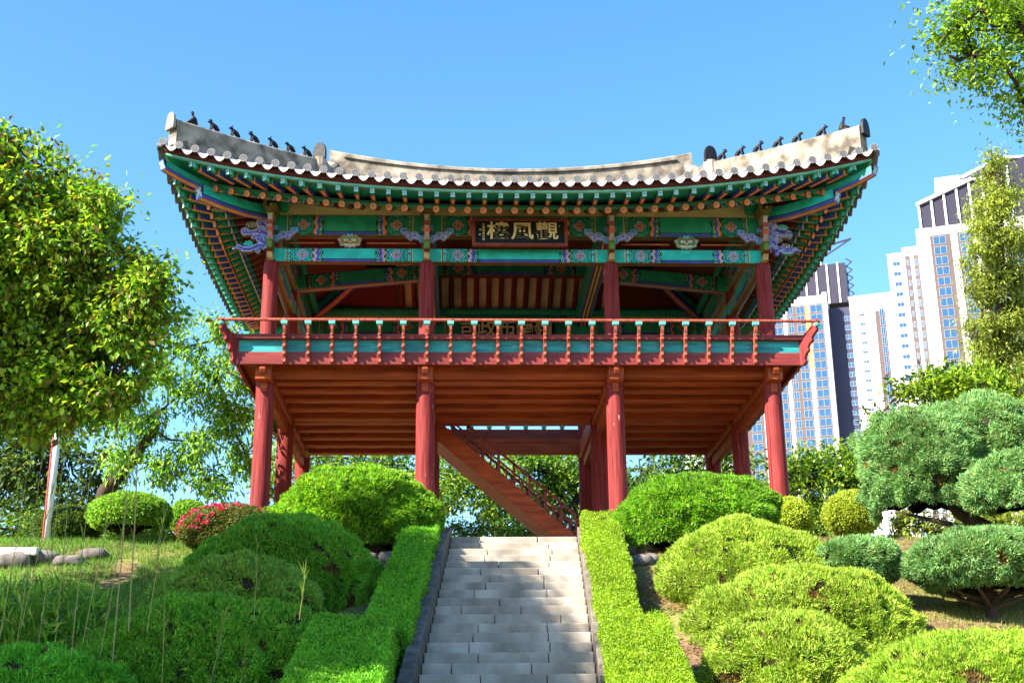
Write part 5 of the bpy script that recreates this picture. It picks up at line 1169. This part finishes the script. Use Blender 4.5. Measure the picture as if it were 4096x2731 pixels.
# ------------------------------------------------------------------ grass, bamboo, reeds
def grass(name, label, xy, n, hmin, hmax, cols, wid=.012, lean=.5):
    x, y = xy(n); z = T(x, y)+(fbm(np.stack([x, y, x*0], -1), .9, 5)-.5)*.22-.05; P = np.stack([x, y, z], -1); m = len(P); D = RN.normal(size=(m, 3))*lean+np.array([0, 0, 1.])
    V, F = blades_geo(P, D, RN.uniform(hmin, hmax, m), np.full(m, wid)*RN.uniform(.6, 1.4, m)); C = palette(m, cols)*(.6+.8*fbm(P, 1.2, 9))[:, None]
    o = link(name, mkmesh(name, V, F, NEED, np.repeat(C, 3, 0))); tag(o, label, 'grass', None, 'stuff')
def patch(x0, x1, y0, y1, th=.42, seed=3):
    def f(n):
        x = RN.uniform(x0, x1, n); y = RN.uniform(y0, y1, n); k = fbm(np.stack([x, y, x*0], -1), .8, seed) > th; return x[k], y[k]
    return f
grass('grass', 'short green grass on the shaded left slope', patch(-10.5, -3.0, -11, -2.6, .22), 150000, .05, .15, [(.08, .24, .025), (.12, .29, .03), (.18, .27, .05)])
grass('grass', 'dry yellowish grass on the sunny right slope', patch(3.6, 9.5, -10, -2.6, .22), 90000, .03, .10, [(.16, .22, .03), (.28, .26, .10), (.34, .25, .14), (.12, .22, .02)])
grass('grass', 'sparse weeds on the bare soil beside the hedges', patch(-3.4, -2.2, -8.8, -3.0, .55), 2500, .04, .12, [(.08, .18, .03)])
grass('grass', 'sparse weeds beside the right hedge', patch(1.45, 2.4, -9.5, -3.6, .55), 3000, .03, .09, [(.10, .2, .03), (.2, .2, .06)])
grass('grass', 'thin grass and leaf litter around the pavilion foot', patch(-9, 9, -3.0, 9, .5), 16000, .04, .12, [(.10, .2, .03), (.2, .22, .06)])
def litter(label, n, x0, x1, y0, y1, seed):
    x, y = patch(x0, x1, y0, y1, .38, seed)(n); m = len(x); z = T(x, y)+(fbm(np.stack([x, y, x*0], -1), .9, 5)-.5)*.22-.02; P = np.stack([x, y, z], -1)
    V, F = leaves_geo(P, RN.normal(size=(m, 3))*np.array([1, 1, .25]), RN.normal(size=(m, 3))*.35+np.array([0, 0, 1]), RN.uniform(.03, .075, m), RN.uniform(.018, .035, m), .15)
    tag(link('leaf_litter', mkmesh('leaf_litter', V, F, FOL, np.repeat(palette(m, [(.16, .09, .04), (.24, .15, .07), (.09, .05, .03), (.30, .22, .12)]), 4, 0))), label, 'leaf litter', None, 'stuff')
litter('dry fallen leaves on the bare soil right of the steps', 5200, 1.2, 2.6, -10, -3.2, 12)
litter('dry fallen leaves on the sunny right slope', 9000, 3.4, 9, -9.5, -3, 13)
litter('dry fallen leaves on the left slope', 5000, -10, -2.0, -9.5, -2.8, 14)
sb = thing('bamboo_grass', 'clump of low bamboo grass with pointed leaves on the left slope', 'plant', (-6.5, -8.0, -5.9))
m = 6500; u = unit(RN.normal(size=(m, 3))); u[:, 2] = np.abs(u[:, 2]); rad = RN.random((m, 1))**.3
P = np.array([-6.55, -8.2, -6.15])+u*rad*np.array([1.5, 1.1, .95]); P[:, 2] += .2*(P[:, 1]+8.2)
L = RN.uniform(.13, .26, m); V, F = leaves_geo(P, u*.4+RN.normal(size=(m, 3))*.7+np.array([0, 0, .1]), RN.normal(size=(m, 3))*.5+np.array([0, 0, 1]), L, L*.13, .1)
link('foliage', mkmesh('foliage', V-ORG[sb.name], F, FOL, np.repeat(palette(m, [(.13, .33, .025), (.2, .41, .035), (.08, .21, .02), (.36, .42, .08)]), 4, 0)), sb)
RD = pbr('reed', (.30, .30, .12), .6, .5, 9)
reeds = [(10, 1400, 62, 1085), (40, 1470, 95, 1060), (62, 1380, 120, 1120), (95, 1430, 150, 1020), (130, 1440, 158, 1120), (170, 1440, 212, 1030), (205, 1400, 265, 1090), (240, 1450, 308, 1060), (258, 1520, 300, 1000), (300, 1360, 318, 995), (345, 1400, 375, 1190), (372, 1560, 378, 1320), (485, 1560, 520, 1400), (555, 1560, 565, 1480), (585, 1392, 590, 1255), (690, 1400, 700, 1310)]
wh = ['at the far left edge', 'second from the left edge', 'third from the left edge, thin', 'leaning right in front of the rock row', 'short and upright left of the boxwood umbrella', 'before the dark boxwood', 'left of the boxwood umbrella, leaning', 'before the umbrella boxwood stems', 'tallest, pale and jointed, before the umbrella boxwood', 'upright, crossing the umbrella boxwood crown', 'right of the umbrella boxwood', 'short and straight over the low left mound', 'yellowish with a feathery head in the low left mound', 'stubby in the low left mound near the bottom', 'short and white on the middle left mound', 'thin pair beside the upper left mound']
for k, (xa, ya, xb, yb) in enumerate(reeds):
    D = 13.2+.25*(k % 5); a = at(xa, ya, D); b = at(xb, yb, D*.985); g = min(a[2], float(T(a[0], a[1]))+.0)
    mb = MB(); d = b-a; pts = [a-d*.25, a, a+d*.5+np.array([.01, 0, 0]), b, b+d*.12+np.array([.03, 0, 0])]; r0 = .0075 if k in (8, 9) else .0036
    mb.tube(pts, [r0, r0, r0*.8, r0*.45, r0*.2], 6); ns = len(mb.v)
    m = 26; f = RN.uniform(.25, 1.05, m); P = a+d*f[:, None]; V, F = leaves_geo(P, d/np.linalg.norm(d)*.9+RN.normal(size=(m, 3))*.22, RN.normal(size=(m, 3)), RN.uniform(.08, .22, m), np.full(m, .009), .05)
    C = np.concatenate([np.tile([[.42, .40, .24]], (ns, 1)), np.repeat(palette(m, [(.18, .26, .06), (.12, .22, .04)]), 4, 0)])
    o = link('reed_stalk', mkmesh('reed_stalk', np.concatenate([np.array(mb.v), V])-a, mb.f+[tuple(q) for q in (F+ns).tolist()], FOL, C), None, tuple(a)); tag(o, 'thin dry reed stalk '+wh[k], 'reed', 'reed stalks in front of the left slope')
rw = random.Random(5)
for k, (st, off, lab) in enumerate(((3, -.38, 'small weed growing in the fourth step joint'), (11, -.25, 'small weed at the middle of a shaded lower step'), (12, .12, 'leafy weed on the step below the middle'), (14, .08, 'small weed on a lower sunlit step'), (1, .85, 'grassy weed at the right end of a top step'), (16, .9, 'weed at the right end of the lowest visible step'))):
    y = -3-.347*st; c = (stair_x(y)+off, y-.01, -3.735-.157*(st+1)); w = thing('weed', lab, 'plant', c, 'weeds growing on the stone steps'); m = 16
    P = np.array(c)+RN.normal(size=(m, 3))*np.array([.04, .01, .0]); V, F = leaves_geo(P, RN.normal(size=(m, 3))*.6+np.array([0, -.3, .9]), RN.normal(size=(m, 3))+np.array([0, -1, 0]), RN.uniform(.04, .09, m), np.full(m, .018), .1)
    link('leaves', mkmesh('leaves', V-ORG[w.name], F, FOL, np.repeat(palette(m, [(.10, .22, .03), (.06, .15, .02)]), 4, 0)), w)
